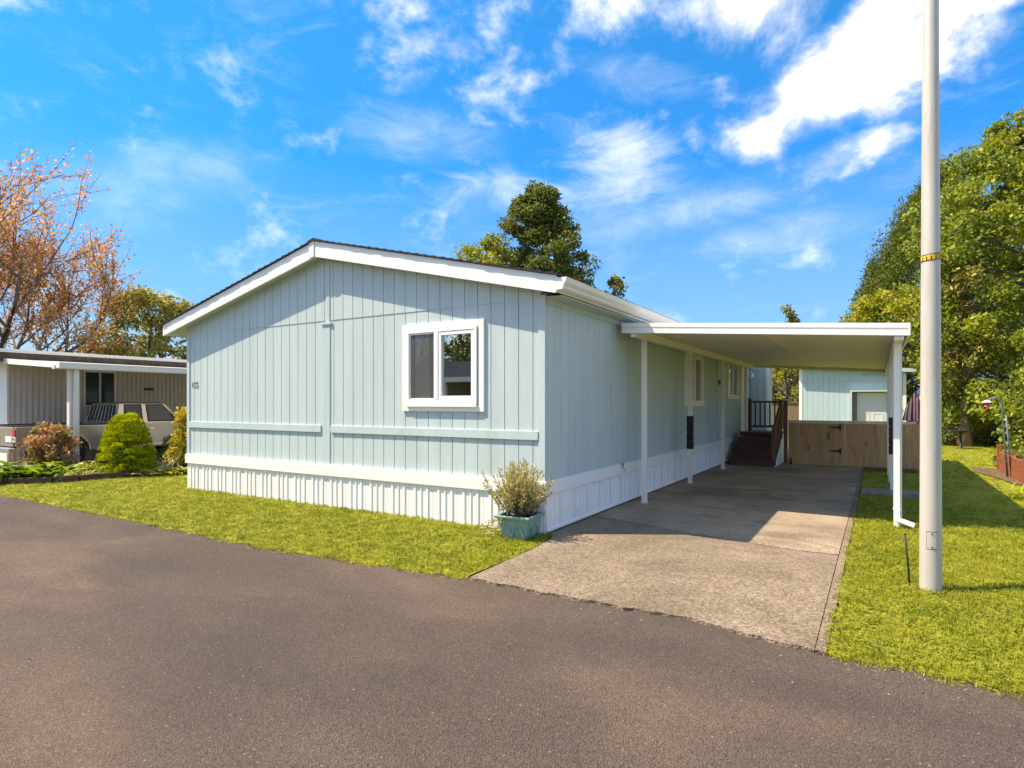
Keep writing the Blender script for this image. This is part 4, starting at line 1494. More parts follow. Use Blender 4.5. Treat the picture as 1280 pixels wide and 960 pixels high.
for z in (2.797, 2.845):
    MB().add([(x, y, zz) for x, y, zz in [(PX + (prad(2.82) + 0.004) * math.cos(2 * math.pi * i / nb), PY + (prad(2.82) + 0.004) * math.sin(2 * math.pi * i / nb), z + d + tilt * ((prad(2.82)) * math.cos(2 * math.pi * i / nb - R(31.4)))) for i in range(nb) for d in (0, 0.006)]],
             [(2 * i, 2 * ((i + 1) % nb), 2 * ((i + 1) % nb) + 1, 2 * i + 1) for i in range(nb)]).build('band_edge', 'iron', band, smooth=True)
MB().tube([(PX, PY, 8.19), (PX, PY, 8.22), (PX, PY, 8.25)], [0.048, 0.050, 0.02], 16).build('cap', 'galv', pole, smooth=True)

stake = thing('ground_stake', 'thin rusty metal stake leaning in the lawn beside the grey pole', 'stake', (0.235, 6.16, 0.0))
MB().tube([(0.243, 6.16, -0.05), (0.222, 6.16, 0.25), (0.203, 6.165, 0.47)], 0.0085, 8).build('rod', 'dark_metal', stake, smooth=True)
MB().tube([(0.2035, 6.165, 0.468), (0.203, 6.165, 0.476)], [0.0105, 0.009], 8).build('tip', 'dark_metal', stake)

# ------------------------------------------------------------------ porch stairs with railings
st = thing('porch_stairs', 'dark brown wooden stairs and landing with railings at the end of the driveway', 'stairs', (-2.7, 16.2, 0))
SX0, SX1 = -3.22, -2.16
for k in range(5):
    y0, z = 15.88 + 0.275 * k, 0.135 * (k + 1)
    MB().box(SX0, SX1, y0 - 0.025, y0 + 0.27, z - 0.032, z).build('tread', 'stairs', st, bevel=0.005)
    MB().box(SX0 + 0.012, SX1 - 0.012, y0, y0 + 0.018, z - 0.135 + (0.0 if k else 0.02), z - 0.034).build('riser', 'stairs', st)
for k in range(8):
    MB().box(SX0, SX1, 17.255 + 0.143 * k, 17.255 + 0.143 * k + 0.138, 0.775, 0.810).build('deck_board', 'stairs', st, bevel=0.004)
MB().box(SX0 + 0.012, SX1 - 0.012, 17.285, 17.305, 0.68, 0.774).build('riser', 'stairs', st)
MB().prism([(15.86, 0.02), (17.30, 0.02), (17.30, 0.74), (15.95, 0.06)], 'x', SX1 + 0.004, SX1 + 0.020).build('side_skirt', 'white', st)
MB().box(SX1 + 0.004, SX1 + 0.020, 17.30, 18.40, 0.02, 0.77).build('side_skirt', 'white', st)
MB().box(SX0, SX1, 18.385, 18.40, 0.02, 0.77).build('side_skirt', 'white', st)


def newel(x, y, z0, z1, mat='rail', r=0.045):
    o = MB().box(x - r, x + r, y - r, y + r, z0, z1).build('newel_post', mat, st, bevel=0.006)
    MB().prism([(x - r - 0.012, y - r - 0.012), (x + r + 0.012, y - r - 0.012), (x + r + 0.012, y + r + 0.012), (x - r - 0.012, y + r + 0.012)], 'z', z1 + 0.001, z1 + 0.024).build('post_cap', mat, o, bevel=0.004)


newel(-3.14, 18.34, 0.81, 1.70, 'stairs')
newel(-2.20, 18.34, 0.81, 1.70, 'stairs')
newel(-2.185, 15.99, 0.02, 1.03)
newel(-2.185, 17.20, 0.60, 1.66)
MB().box(-3.095, -2.245, 18.30, 18.38, 1.60, 1.655).build('top_rail', 'stairs', st, bevel=0.004)
MB().box(-3.095, -2.245, 18.315, 18.365, 0.90, 0.955).build('bottom_rail', 'stairs', st, bevel=0.004)
for k in range(6):
    x = -3.095 + 0.85 * (k + 0.8) / 6.6
    MB().box(x - 0.019, x + 0.019, 18.321, 18.359, 0.956, 1.599).build('baluster', 'stairs', st)
MB().box(-2.215, -2.155, 17.245, 18.295, 1.56, 1.615).build('top_rail', 'rail', st, bevel=0.004)
MB().box(-2.21, -2.16, 17.245, 18.295, 0.90, 0.95).build('bottom_rail', 'rail', st, bevel=0.004)
for k in range(6):
    y = 17.35 + 0.16 * k
    MB().box(-2.204, -2.166, y - 0.019, y + 0.019, 0.951, 1.559).build('baluster', 'rail', st)
s0, s1 = (16.035, 0.93), (17.155, 1.50)
MB().prism([(s0[0], s0[1]), (s1[0], s1[1]), (s1[0], s1[1] + 0.085), (s0[0], s0[1] + 0.085)], 'x', -2.212, -2.158).build('hand_rail', 'rail', st, bevel=0.004)
MB().prism([(s0[0], 0.29), (s1[0], 0.86), (s1[0], 0.94), (s0[0], 0.37)], 'x', -2.21, -2.16).build('bottom_rail', 'rail', st)
for k in range(7):
    y = 16.12 + 0.155 * k
    z = 0.33 + (y - 16.035) * 0.509
    MB().box(-2.204, -2.166, y - 0.019, y + 0.019, z, z + 0.62).build('baluster', 'rail', st)
tp = thing('gate_post', 'tall dark brown post between the porch stairs and the wooden gate', 'post', (-2.04, 17.06, 0))
MB().box(-2.085, -1.995, 17.015, 17.105, -0.05, 1.66).build('post', 'rail', tp, bevel=0.006)
MB().box(-2.10, -1.98, 17.00, 17.12, 1.661, 1.69).build('post_cap', 'white', tp, bevel=0.005)

# ------------------------------------------------------------------ low cedar gate and fence across the driveway
rng = np.random.default_rng(50)
gt = thing('wooden_gate', 'knotty brown cedar gate with two black strap hinges beside the stairs', 'gate', (-1.4, 17.0, 0))
n_bd = 0
x = -1.97
while x < -0.86:
    w_ = 0.128 + 0.012 * rng.random()
    MB().box(x - (0.005 if n_bd % 2 else 0), min(x + w_, -0.80) + (0.005 if n_bd % 2 else 0), 16.990 if n_bd % 2 else 16.999, 16.998 if n_bd % 2 else 17.012, 0.035 + 0.012 * rng.random(), 1.085).build('board', 'fence_wood', gt)
    n_bd += 1
    x += w_
for z in (0.25, 0.90):
    MB().box(-1.96, -0.81, 17.014, 17.052, z, z + 0.09).build('cross_rail', 'fence_wood', gt)
MB().box(-1.975, -0.795, 16.975, 17.06, 1.088, 1.150).build('top_rail', 'cap_wood', gt, bevel=0.004)
for z in (0.985, 0.395):
    h = MB()
    h.prism([(-1.03, z - 0.008), (-0.86, z - 0.022), (-0.80, z - 0.028), (-0.80, z + 0.028), (-0.86, z + 0.022), (-1.03, z + 0.008)], 'y', 16.976, 16.988)
    h.box(-0.798, -0.765, 16.974, 16.986, z - 0.075, z + 0.075)
    h.tube([(-0.80, 16.974, z - 0.07), (-0.80, 16.974, z + 0.07)], 0.009, 8)
    h.build('strap_hinge', 'iron', gt)

fn = thing('cedar_fence', 'low knotty brown cedar fence with pale top rail right of the gate', 'fence', (0, 17.0, 0))
MB().box(-0.799, -0.690, 16.992, 17.085, -0.05, 1.085).build('post', 'fence_wood', fn, bevel=0.004)
n_bd = 0
x = -0.685
while x < 0.74:
    w_ = 0.130 + 0.016 * rng.random()
    MB().box(x - (0.005 if n_bd % 2 else 0), min(x + w_, 0.78) + (0.005 if n_bd % 2 else 0), 16.990 if n_bd % 2 else 16.999, 16.998 if n_bd % 2 else 17.012, 0.03 + 0.012 * rng.random(), 1.085).build('board', 'fence_wood', fn)
    n_bd += 1
    x += w_
for z in (0.22, 0.86):
    MB().box(-0.685, 0.78, 17.014, 17.052, z, z + 0.09).build('cross_rail', 'fence_wood', fn)
MB().box(-0.792, 0.785, 16.972, 17.07, 1.088, 1.150).build('top_rail', 'cap_wood', fn, bevel=0.004)
MB().box(0.785, 0.875, 17.0, 17.09, -0.05, 1.10).build('post', 'fence_wood', fn, bevel=0.004)
sp = thing('sprinkler_head', 'small dark garden spray head on the concrete at the gate foot', 'sprinkler', (-1.9, 16.9, 0.024))
MB().tube([(-1.9, 16.88, 0.024), (-1.9, 16.88, 0.10), (-1.9, 16.88, 0.17)], [0.035, 0.02, 0.012], 10).build('stem', 'iron', sp, smooth=True)
MB().tube([(-1.9, 16.88, 0.17), (-1.9, 16.88, 0.19), (-1.9, 16.88, 0.21)], [0.03, 0.034, 0.012], 10).build('head', 'iron', sp, smooth=True)

# flag on a short slanted staff fixed to the end post of the fence
fl = thing('flag', 'red and white striped flag with blue starred canton hanging behind the grey pole', 'flag', (0.83, 17.6, 1.05))
MB().tube([(0.83, 17.10, 0.95), (0.92, 17.30, 1.55), (0.985, 17.42, 2.02)], 0.013, 8).build('staff', 'galv', fl, smooth=True)
NU, NV = 26, 30
H0, H1 = Vector((0.975, 17.40, 1.96)), Vector((0.905, 17.27, 1.45))
grid = {}
for i in range(NU + 1):
    u = i / NU                                     # across the stripes
    for j in range(NV + 1):
        v_ = j / NV                                # down the hanging cloth
        t0 = Vector((0.985 - 0.40 * u, 17.36 - 0.06 * u, 2.04 - 0.10 * u - 0.46 * u * u))
        t1 = Vector((1.07 - 0.56 * u, 17.34 + 0.10 * u, 1.165))
        p = t0.lerp(t1, v_)
        p.y += 0.035 * math.sin(u * 19 + 0.6 * v_) * (0.35 + 0.65 * v_)
        p.x += 0.015 * math.sin(u * 13) * v_
        grid[i, j] = p


def cloth(name, mat_, i0, i1, j0, j1):
    mb = MB()
    for i in range(i0, i1):
        for j in range(j0, j1):
            q = [grid[i, j], grid[i + 1, j], grid[i + 1, j + 1], grid[i, j + 1]]
            o_ = Vector((0, 0.0015, 0))
            mb.add([p - o_ for p in q] + [p + o_ for p in q], [(0, 1, 2, 3), (7, 6, 5, 4), (0, 4, 5, 1), (1, 5, 6, 2), (2, 6, 7, 3), (3, 7, 4, 0)])
    mb.build(name, mat_, fl)


for k in range(13):
    cloth('stripe', 'flag_white' if k % 2 else 'flag_red', 2 * k, 2 * k + 2, 7 if k < 7 else 0, NV)
cloth('canton', 'flag_blue', 0, 14, 0, 7)
mb = MB()
for i in range(1, 13):
    for j in range(1, 6):
        if (i + j) % 2 == 0:
            c = grid[i, j].lerp(grid[i + 1, j + 1], 0.5) + Vector((0, -0.004, 0))
            r_ = 0.011
            mb.add([c + Vector((r_ * (1 if k % 2 == 0 else 0.45) * math.sin(k * math.pi / 5), 0, r_ * (1 if k % 2 == 0 else 0.45) * math.cos(k * math.pi / 5))) for k in range(10)], [tuple(range(10))])
mb.build('stars', 'flag_white', fl)

# ------------------------------------------------------------------ shed at the back
sd = thing('garden_shed', 'pale blue shed with white door standing behind the low cedar fence', 'shed', (-1.0, 29.0, 0))
SY = 29.0
MB().box(-2.80, 1.0, SY + 0.02, SY + 3.2, 0, 2.55).build('wall', 'siding_back', sd)
wl = MB().prism([(-2.78, 2.551), (0.98, 2.551), (0.98, 2.86), (-2.78, 3.12)], 'y', SY + 0.03, SY + 3.18).build('gable_wall', 'shed_siding', sd)
x = -2.80
while x < 0.95:
    b = min(x + 0.2043, 1.0)
    if not (x > -1.0 and b < 0.40):
        MB().box(x + 0.003, b - 0.003, SY - 0.002, SY + 0.019, 0.02, 2.48).build('siding_board', 'shed_siding', sd)
    MB().box(x + 0.003, b - 0.003, SY - 0.012, SY + 0.019, 2.49, 2.78 + (0.30 if b < -0.5 else 0.06) - 0.05 * (x + 2.8) * 0.9).build('siding_board', 'shed_siding', sd)
    x += 0.2043
MB().box(-1.0, 0.40, SY - 0.004, SY + 0.019, 2.13, 2.484).build('lintel_panel', 'shed_siding', sd)
MB().box(-2.93, -2.80, SY - 0.02, SY + 0.04, 0, 3.08).build('corner_trim', 'white', sd)
dd = MB().box(-0.90, 0.42, SY + 0.004, SY + 0.018, 0.0, 2.12).build('door_frame', 'paver', sd)
do = MB().box(-0.72, 0.30, SY - 0.010, SY + 0.003, 0.05, 2.02).build('door', 'shed_door', sd)
MB().box(-0.98, 0.42, SY - 0.30, SY - 0.012, 2.06, 2.13).box(-0.98, -0.90, SY - 0.30, SY - 0.012, 0.0, 2.058).build('door_shade_box', 'shed_siding', sd)  # projecting header and jamb, added to throw shade onto the door
for a, b in ((-0.63, -0.27), (-0.15, 0.21)):
    for z0, z1 in ((1.30, 1.86), (0.2, 1.18)):
        hframe(MB(), a, b, z0, z1, 0.03, SY - 0.020, SY - 0.0105).build('door_panel', 'shed_door', do)
MB().prism([(-3.25, 3.145), (1.25, 2.845), (1.25, 2.965), (-3.25, 3.265)], 'y', SY - 0.33, SY + 3.4).build('roof', 'grey_roof', sd)
MB().prism([(-3.25, 3.125), (1.25, 2.825), (1.25, 2.975), (-3.25, 3.275)], 'y', SY - 0.352, SY - 0.332).build('rake_board', 'shed_siding', sd)
MB().box(1.252, 1.33, SY - 0.34, SY + 3.4, 2.86, 2.97).build('gutter', 'white', sd)
MB().box(0.90, 1.003, SY - 0.015, SY + 0.03, 0, 2.80).build('corner_trim', 'white', sd)

# ------------------------------------------------------------------ back fences
def board_fence(name, label, x0, x1, y0, y1, z, mat='old_fence'):
    t = thing(name, label, 'fence', ((x0 + x1) / 2, (y0 + y1) / 2, 0))
    L_ = math.hypot(x1 - x0, y1 - y0)
    ux, uy = (x1 - x0) / L_, (y1 - y0) / L_
    n = int(L_ / 0.145)
    for k in range(n):
        a = k * 0.145
        p = [(x0 + ux * (a + s_), y0 + uy * (a + s_)) for s_ in (0.003, 0.139)]
        nx, ny = -uy * 0.009, ux * 0.009
        MB().prism([(p[0][0] - nx, p[0][1] - ny), (p[1][0] - nx, p[1][1] - ny), (p[1][0] + nx, p[1][1] + ny), (p[0][0] + nx, p[0][1] + ny)], 'z', 0.03, z - 0.02 * ((k * 7) % 3)).build('board', mat, t)
    for zz in (0.35, z - 0.35):
        nx, ny = -uy * 0.05, ux * 0.05
        MB().prism([(x0 + nx * 0.2, y0 + ny * 0.2), (x1 + nx * 0.2, y1 + ny * 0.2), (x1 + nx, y1 + ny), (x0 + nx, y0 + ny)], 'z', zz, zz + 0.09).build('cross_rail', mat, t)
    nx, ny = -uy * 0.06, ux * 0.06
    MB().prism([(x0 - nx, y0 - ny), (x1 - nx, y1 - ny), (x1 + nx, y1 + ny), (x0 + nx, y0 + ny)], 'z', z + 0.001, z + 0.035).build('top_rail', mat, t)
    return t


board_fence('board_fence', 'weathered brown board fence under the trees right of the grey pole', 1.5, 2.75, 29.0, 29.3, 1.62)
board_fence('board_fence', 'dark brown board fence between the porch landing and the shed', -6.2, -2.95, 30.4, 30.4, 1.60)

lk = thing('chain_link_fence', 'grey chain-link fence with top rail at the far end of the lawn', 'fence', (3.6, 28.0, 0))
lx0, lx1, ly = 2.9, 7.2, 27.9
for x in (2.95, 4.6, 6.9):
    MB().tube([(x, ly, 0), (x, ly, 1.14)], 0.028, 8).build('post', 'galv', lk, smooth=True)
MB().tube([(lx0, ly, 1.10), (lx1, ly, 1.10)], 0.020, 8).build('top_rail', 'galv', lk, smooth=True)
mb = MB()
for k in range(int((lx1 - lx0 + 1.05) / 0.085)):
    for sgn in (-1, 1):
        a = lx0 - 1.05 + k * 0.085 if sgn > 0 else lx0 + k * 0.085
        p0, p1 = Vector((a, ly - 0.012 * sgn, 0.04)), Vector((a + sgn * 1.05, ly - 0.012 * sgn, 1.09))
        lo, hi = (p0, p1) if sgn > 0 else (p1, p0)
        if lo.x < lx0:
            t = (lx0 - lo.x) / (hi.x - lo.x)
            lo = lo.lerp(hi, t)
        if hi.x > lx1:
            t = (lx1 - lo.x) / (hi.x - lo.x)
            hi = lo.lerp(hi, t)
        if hi.x - lo.x > 0.05 and lo.x < lx1:
            mb.tube([lo, hi], 0.0028, 4, caps=False)
mesh_o = mb.build('wire_mesh', 'galv', lk)
mesh_o['kind'] = 'stuff'

# bird bath, raised bed, shepherd hook with a feeder
bb = thing('bird_bath', 'dark bronze bird bath on a thin stem in front of the tree trunk', 'bird bath', (2.38, 24.9, 0.05))
prof = [(0.16, 0.0), (0.15, 0.03), (0.05, 0.07), (0.035, 0.3), (0.045, 0.50), (0.07, 0.54), (0.27, 0.60), (0.30, 0.63), (0.28, 0.635), (0.10, 0.585), (0.0, 0.58)]


def lathe(prof, cx, cy, z, n=20):
    mb = MB()
    v, f = [], []
    for r_, h in prof:
        for k in range(n):
            v.append((cx + r_ * math.cos(2 * math.pi * k / n), cy + r_ * math.sin(2 * math.pi * k / n), z + h))
    for i in range(len(prof) - 1):
        for k in range(n):
            f.append((i * n + k, i * n + (k + 1) % n, (i + 1) * n + (k + 1) % n, (i + 1) * n + k))
    mb.add(v, f)
    return mb


lathe(prof[:6], 2.38, 24.9, 0.05).build('stem', 'bronze', bb, smooth=True)
lathe(prof[5:], 2.38, 24.9, 0.05).build('basin', 'bronze', bb, smooth=True)

rb = thing('raised_bed', 'raised garden bed of reddish wooden boards at the right lawn edge', 'planter', (3.0, 15.6, 0.05))
B0, B1 = (2.33, 17.2), (2.33, 13.4)
for k, (z0, z1) in enumerate(((0.06, 0.28), (0.285, 0.50))):
    MB().box(2.33, 2.375, 14.6 + 0.01 * k, 17.2, z0, z1).build('plank', 'red_wood', rb, bevel=0.004)
    MB().box(2.376, 4.0, 17.16, 17.2, z0, z1).build('plank', 'red_wood', rb, bevel=0.004)
    MB().box(2.376, 4.0, 14.61 + 0.01 * k, 14.65 + 0.01 * k, z0, z1).build('plank', 'red_wood', rb, bevel=0.004)
MB().box(2.305, 2.395, 17.20, 17.29, 0.04, 0.66).build('corner_post', 'red_wood', rb, bevel=0.006)
MB().box(2.33, 2.42, 14.50, 14.59, 0.04, 0.56).build('corner_post', 'red_wood', rb, bevel=0.006)
MB().box(2.376, 3.98, 14.66, 17.15, 0.30, 0.44).build('bed_soil', 'mulch', rb)
mu = struct(sheet('mulch_patch', jag([(1.9, 17.6), (1.82, 16.6), (2.05, 15.6), (2.2, 14.4), (2.6, 14.2), (2.6, 17.7), (1.9, 17.6)], 0.12, 0.03, 9), 0.085, 'mulch'))

hk = thing('shepherd_hook', 'leaning blue-grey metal garden hook beside the raised wooden bed', 'garden hook', (2.2, 15.8, 0.05))
hp = [(2.28, 15.75, 0.05), (2.23, 15.7, 0.7), (2.18, 15.65, 1.35)]
for q in range(7):
    a = q / 6 * 2.4
    hp.append((2.18 - 0.13 * (1 - math.cos(a)), 15.65 - 0.02, 1.40 + 0.20 * math.sin(a) + 0.1))
MB().tube(hp, 0.018, 8).build('rod', 'blue_steel', hk, smooth=True)
MB().tube([(x + 0.06, y, z) for x, y, z in hp[:3]], 0.014, 8).build('rod', 'blue_steel', hk, smooth=True)
for z in (0.4, 0.75, 1.1):
    MB().tube([(2.255 - 0.035 * z, 15.73 - z * 0.06, z), (2.315 - 0.035 * z, 15.73 - z * 0.06, z)], 0.009, 6).build('rung', 'blue_steel', hk)
fd = thing('bird_feeder', 'small red and white bird feeder hanging from the blue-grey garden hook', 'bird feeder', (1.93, 15.6, 1.5))
lathe([(0.0, 0.16), (0.025, 0.155), (0.082, 0.12), (0.086, 0.11)], 1.93, 15.62, 1.50).build('roof', 'flag_white', fd, smooth=True)
lathe([(0.045, 0.11), (0.045, 0.03), (0.064, 0.025), (0.064, 0.01), (0.0, 0.01)], 1.93, 15.62, 1.50).build('tray', 'red_lens', fd, smooth=True)
MB().tube([(1.93, 15.62, 1.655), (1.925, 15.625, 1.70)], 0.005, 5).build('wire', 'iron', fd)
rosette('daylily_clump', 'arching bright green strap leaves at the right edge of the lawn', 'plant', (1.98, 12.35, 0.06), 70, 0.50, 0.022, LEAF['lily'], seed=8, spread=0.10)

# ------------------------------------------------------------------ neighbouring home, its carport and the pickup
nh = thing('neighbor_home', 'taupe ribbed-metal home with flat roof behind the parked pickup', 'house', (-22.0, 10.0, 0))
NX, NY0, NY1 = -18.9, 6.32, 19.0
nw = MB()
ny_a, ny_b, nz_a, nz_b = 8.06, 8.80, 1.54, 2.46          # window
nw.box(NX - 0.05, NX - 0.012, NY0 + 0.02, ny_a, 0, 2.72).box(NX - 0.05, NX - 0.012, ny_b, NY1, 0, 2.72).box(NX - 0.05, NX - 0.012, ny_a, ny_b, 0, nz_a).box(NX - 0.05, NX - 0.012, ny_a, ny_b, nz_b, 2.72)
nwall = nw.build('wall', 'nb_siding', nh)


def ribs(y0, y1, z0, z1):
    p_ = 0.125
    mb = MB()
    n = max(1, int(round((y1 - y0) / p_)))
    for k in range(n):
        a = y0 + k * (y1 - y0) / n
        pts = [(NX - 0.010, a), (NX - 0.010, a + 0.045), (NX + 0.014, a + 0.060), (NX + 0.014, a + 0.110), (NX - 0.010, a + 0.125)]
        pts = [(x, min(y, y1)) for x, y in pts]
        v = [(x, y, z0) for x, y in pts] + [(x, y, z1) for x, y in pts]
        mb.add(v, [(i, i + 1, i + 6, i + 5) for i in range(4)])
    return mb.build('ribbed_siding', 'nb_siding', nwall)


ribs(NY0 + 0.02, ny_a - 0.06, 0.02, 2.72)
ribs(ny_b + 0.06, NY1, 0.02, 2.72)
ribs(ny_a - 0.06, ny_b + 0.06, 0.02, nz_a - 0.06)
ribs(ny_a - 0.06, ny_b + 0.06, nz_b + 0.06, 2.72)
MB().box(-27, NX - 0.012, NY0, NY0 + 0.02, 0, 2.72).build('front_wall', 'white', nh)
MB().box(-27, -26.95, NY0 + 0.02, NY1, 0, 2.72).build('left_wall', 'nb_siding', nh)
MB().box(NX - 0.04, NX + 0.02, NY0 - 0.025, NY0 + 0.018, 0, 2.70).build('corner_trim', 'nb_trim', nh)
wf = MB()
for a, b, c, d in ((ny_a - 0.05, ny_b + 0.05, nz_b, nz_b + 0.05), (ny_a - 0.05, ny_b + 0.05, nz_a - 0.05, nz_a), (ny_a - 0.05, ny_a, nz_a, nz_b), (ny_b, ny_b + 0.05, nz_a, nz_b), (8.41, 8.45, nz_a, nz_b)):
    wf.box(NX - 0.03, NX + 0.03, a, b, c, d)
wfo = wf.build('window', 'nb_trim', nh)
MB().box(NX - 0.012, NX - 0.008, ny_a, 8.41, nz_a, nz_b).build('pane', 'car_glass', wfo)
MB().box(NX - 0.012, NX - 0.008, 8.45, ny_b, nz_a, nz_b).build('pane', 'car_glass', wfo)
MB().box(-27.4, -18.53, 5.80, NY1 + 0.4, 2.725, 2.85).build('roof_deck', 'nb_siding', nh)
MB().box(-18.528, -18.50, 5.82, NY1 + 0.4, 2.62, 2.85).build('fascia', 'nb_fascia', nh)
rf = MB().prism([(-27.45, 2.86), (-18.46, 2.86), (-18.46, 2.945), (-23, 3.20), (-27.45, 2.95)], 'y', 5.76, NY1 + 0.45).build('roof', 'nb_trim', nh)
MB().box(-27.4, -18.53, 5.775, 5.798, 2.62, 2.85).build('fascia', 'nb_trim', nh)
pl = MB().box(NX + 0.015, NX + 0.030, 9.64, 9.90, 1.975, 2.055).build('number_plate', 'plaque', nh)
lt = MB()
rng = np.random.default_rng(61)
for k in range(90):
    y = 6.3 + 12 * rng.random()
    lt.add([(-18.50 + 0.14 * rng.random(), y, 2.655 + 0.02 * rng.random()), (-18.44 + 0.1 * rng.random(), y + 0.05, 2.66), (-18.45, y + 0.02, 2.70 + 0.03 * rng.random())], [(0, 1, 2)])
o = lt.build('leaf_litter', 'terracotta')
tag(o, 'rust red fallen leaves lying along the neighbouring carport roof edge', 'leaves', None, 'stuff')

nc = thing('neighbor_carport', 'off-white carport with square post beside the taupe ribbed home', 'carport', (-17.0, 9.0, 0))
nz = lambda x: 2.505 - 0.066 * (x + 15.5)
MB().prism([(-18.49, nz(-18.49) - 0.05), (-15.52, nz(-15.52) - 0.05), (-15.52, nz(-15.52) - 0.01), (-18.49, nz(-18.49) - 0.01)], 'y', 6.13, 15.0).build('roof', 'nb_trim', nc)
MB().prism([(-18.9, nz(-18.9) - 0.13), (-15.5, nz(-15.5) - 0.13), (-15.5, nz(-15.5)), (-18.9, nz(-18.9))], 'y', 6.10, 6.128).build('fascia', 'white', nc)
MB().box(-15.518, -15.49, 6.13, 15.0, 2.37, 2.505).build('fascia', 'nb_trim', nc)
for yy in (6.45, 9.9, 13.6):
    MB().box(-15.84, -15.70, yy - 0.07, yy + 0.07, 0.0, 2.45).build('post', 'nb_trim', nc, bevel=0.008)
MB().box(-15.69, -15.60, 6.44, 6.54, 0.05, 2.40).build('downspout', 'nb_trim', nc, bevel=0.01)
MB().box(-15.80, -15.68, 6.08, 14.9, 2.36, 2.45).build('beam', 'nb_trim', nc)

pk = thing('pickup_truck', 'taupe older pickup truck parked under the neighbouring carport', 'pickup truck', (-17.45, 8.0, 0.02))
TX0, TX1, TY0 = -18.33, -16.60, 5.70


def arch(cy, r_, z0, n=10):
    return [(cy + r_ * math.cos(a), z0 + r_ * math.sin(a)) for a in np.linspace(0, math.pi, n)]


bed_poly = [(TY0, 0.62), (TY0, 1.05), (7.74, 1.05), (7.74, 0.44), (7.20, 0.44)] + [(y, max(0.44, z)) for y, z in arch(6.78, 0.41, 0.42)] + [(6.35, 0.46), (TY0 + 0.1, 0.52)]
for xa, xb in ((TX1 - 0.06, TX1), (TX0, TX0 + 0.06)):
    MB().prism(bed_poly, 'x', xa, xb).build('bed_side', 'truck', pk, bevel=0.012)
MB().box(TX0 + 0.061, TX1 - 0.061, TY0 + 0.1, 7.72, 0.56, 0.60).build('bed_floor', 'black', pk)
MB().box(TX0 + 0.061, TX1 - 0.061, 7.70, 7.735, 0.60, 1.05).build('bed_front', 'truck', pk)
MB().box(TX0 + 0.17, TX1 - 0.17, TY0 - 0.005, TY0 + 0.06, 0.60, 1.04).build('tailgate', 'truck', pk, bevel=0.015)
MB().box(TX0 + 0.0, TX1 - 0.0, TY0 - 0.14, TY0 - 0.02, 0.46, 0.58).build('rear_bumper', 'truck_trim', pk, bevel=0.02)
MB().box(TX1 - 0.55, TX1 - 0.22, TY0 - 0.015, TY0 - 0.0055, 0.70, 0.83).build('licence_plate', 'white', pk)
for s_ in (0, 1):
    xa = TX1 - 0.155 if s_ else TX0 + 0.005
    t_ = MB().box(xa, xa + 0.150, TY0 - 0.022, TY0 + 0.06, 0.83, 1.00).build('tail_light', 'red_lens', pk, bevel=0.01)
    MB().box(xa + 0.005, xa + 0.145, TY0 - 0.020, TY0 + 0.05, 0.70, 0.826).build('reversing_lens', 'clear_lens', t_, bevel=0.008)
    MB().box(xa + 0.04, xa + 0.11, TY0 - 0.027, TY0 - 0.0205, 0.75, 0.80).build('indicator', 'red_lens', t_)
MB().box(TX1 - 0.004, TX1 + 0.006, TY0 + 0.02, 7.72, 1.052, 1.075).box(TX0, TX0 + 0.06, TY0 + 0.02, 7.72, 1.052, 1.075).build('bed_rail', 'black', pk)
FY = 10.72
cab_poly = [(7.78, 0.44), (7.78, 1.06), (9.62, 1.06), (9.70, 1.03), (FY - 0.25, 0.98), (FY - 0.02, 0.90), (FY, 0.50), (FY - 0.25, 0.44)] + [(y, max(0.44, z)) for y, z in arch(9.98, 0.41, 0.42)] + [(9.50, 0.44)]
MB().prism(cab_poly, 'x', TX0, TX1).build('body', 'truck', pk, bevel=0.015)
gh = MB()
v = [(TX0 + 0.03, 7.80, 1.062), (TX1 - 0.03, 7.80, 1.062), (TX1 - 0.03, 9.60, 1.062), (TX0 + 0.03, 9.60, 1.062),
     (TX0 + 0.17, 7.92, 1.585), (TX1 - 0.17, 7.92, 1.585), (TX1 - 0.17, 9.08, 1.585), (TX0 + 0.17, 9.08, 1.585),
     (TX0 + 0.25, 8.0, 1.615), (TX1 - 0.25, 8.0, 1.615), (TX1 - 0.25, 9.0, 1.615), (TX0 + 0.25, 9.0, 1.615)]
gh.add(v, [(0, 1, 5, 4), (1, 2, 6, 5), (2, 3, 7, 6), (3, 0, 4, 7), (4, 5, 9, 8), (5, 6, 10, 9), (6, 7, 11, 10), (7, 4, 8, 11), (8, 9, 10, 11), (3, 2, 1, 0)])
gh.build('cab', 'truck', pk, bevel=0.01)


def side_pane(name, pts, sgn, parent, mat='car_glass', off=0.006):
    """Glass lying on the sloping side of the cab: pts are (y, z)."""
    def xat(z):
        t = (z - 1.062) / (1.585 - 1.062)
        return (TX1 - 0.03 - 0.14 * t + off) if sgn > 0 else (TX0 + 0.03 + 0.14 * t - off)
    a = [Vector((xat(z), y, z)) for y, z in pts]
    b = [p + Vector((-0.004 * sgn, 0, 0)) for p in a]
    n = len(a)
    return MB().add(a + b, [tuple(range(n)), tuple(range(2 * n - 1, n - 1, -1))] + [(i, (i + 1) % n, (i + 1) % n + n, i + n) for i in range(n)]).build(name, mat, parent)


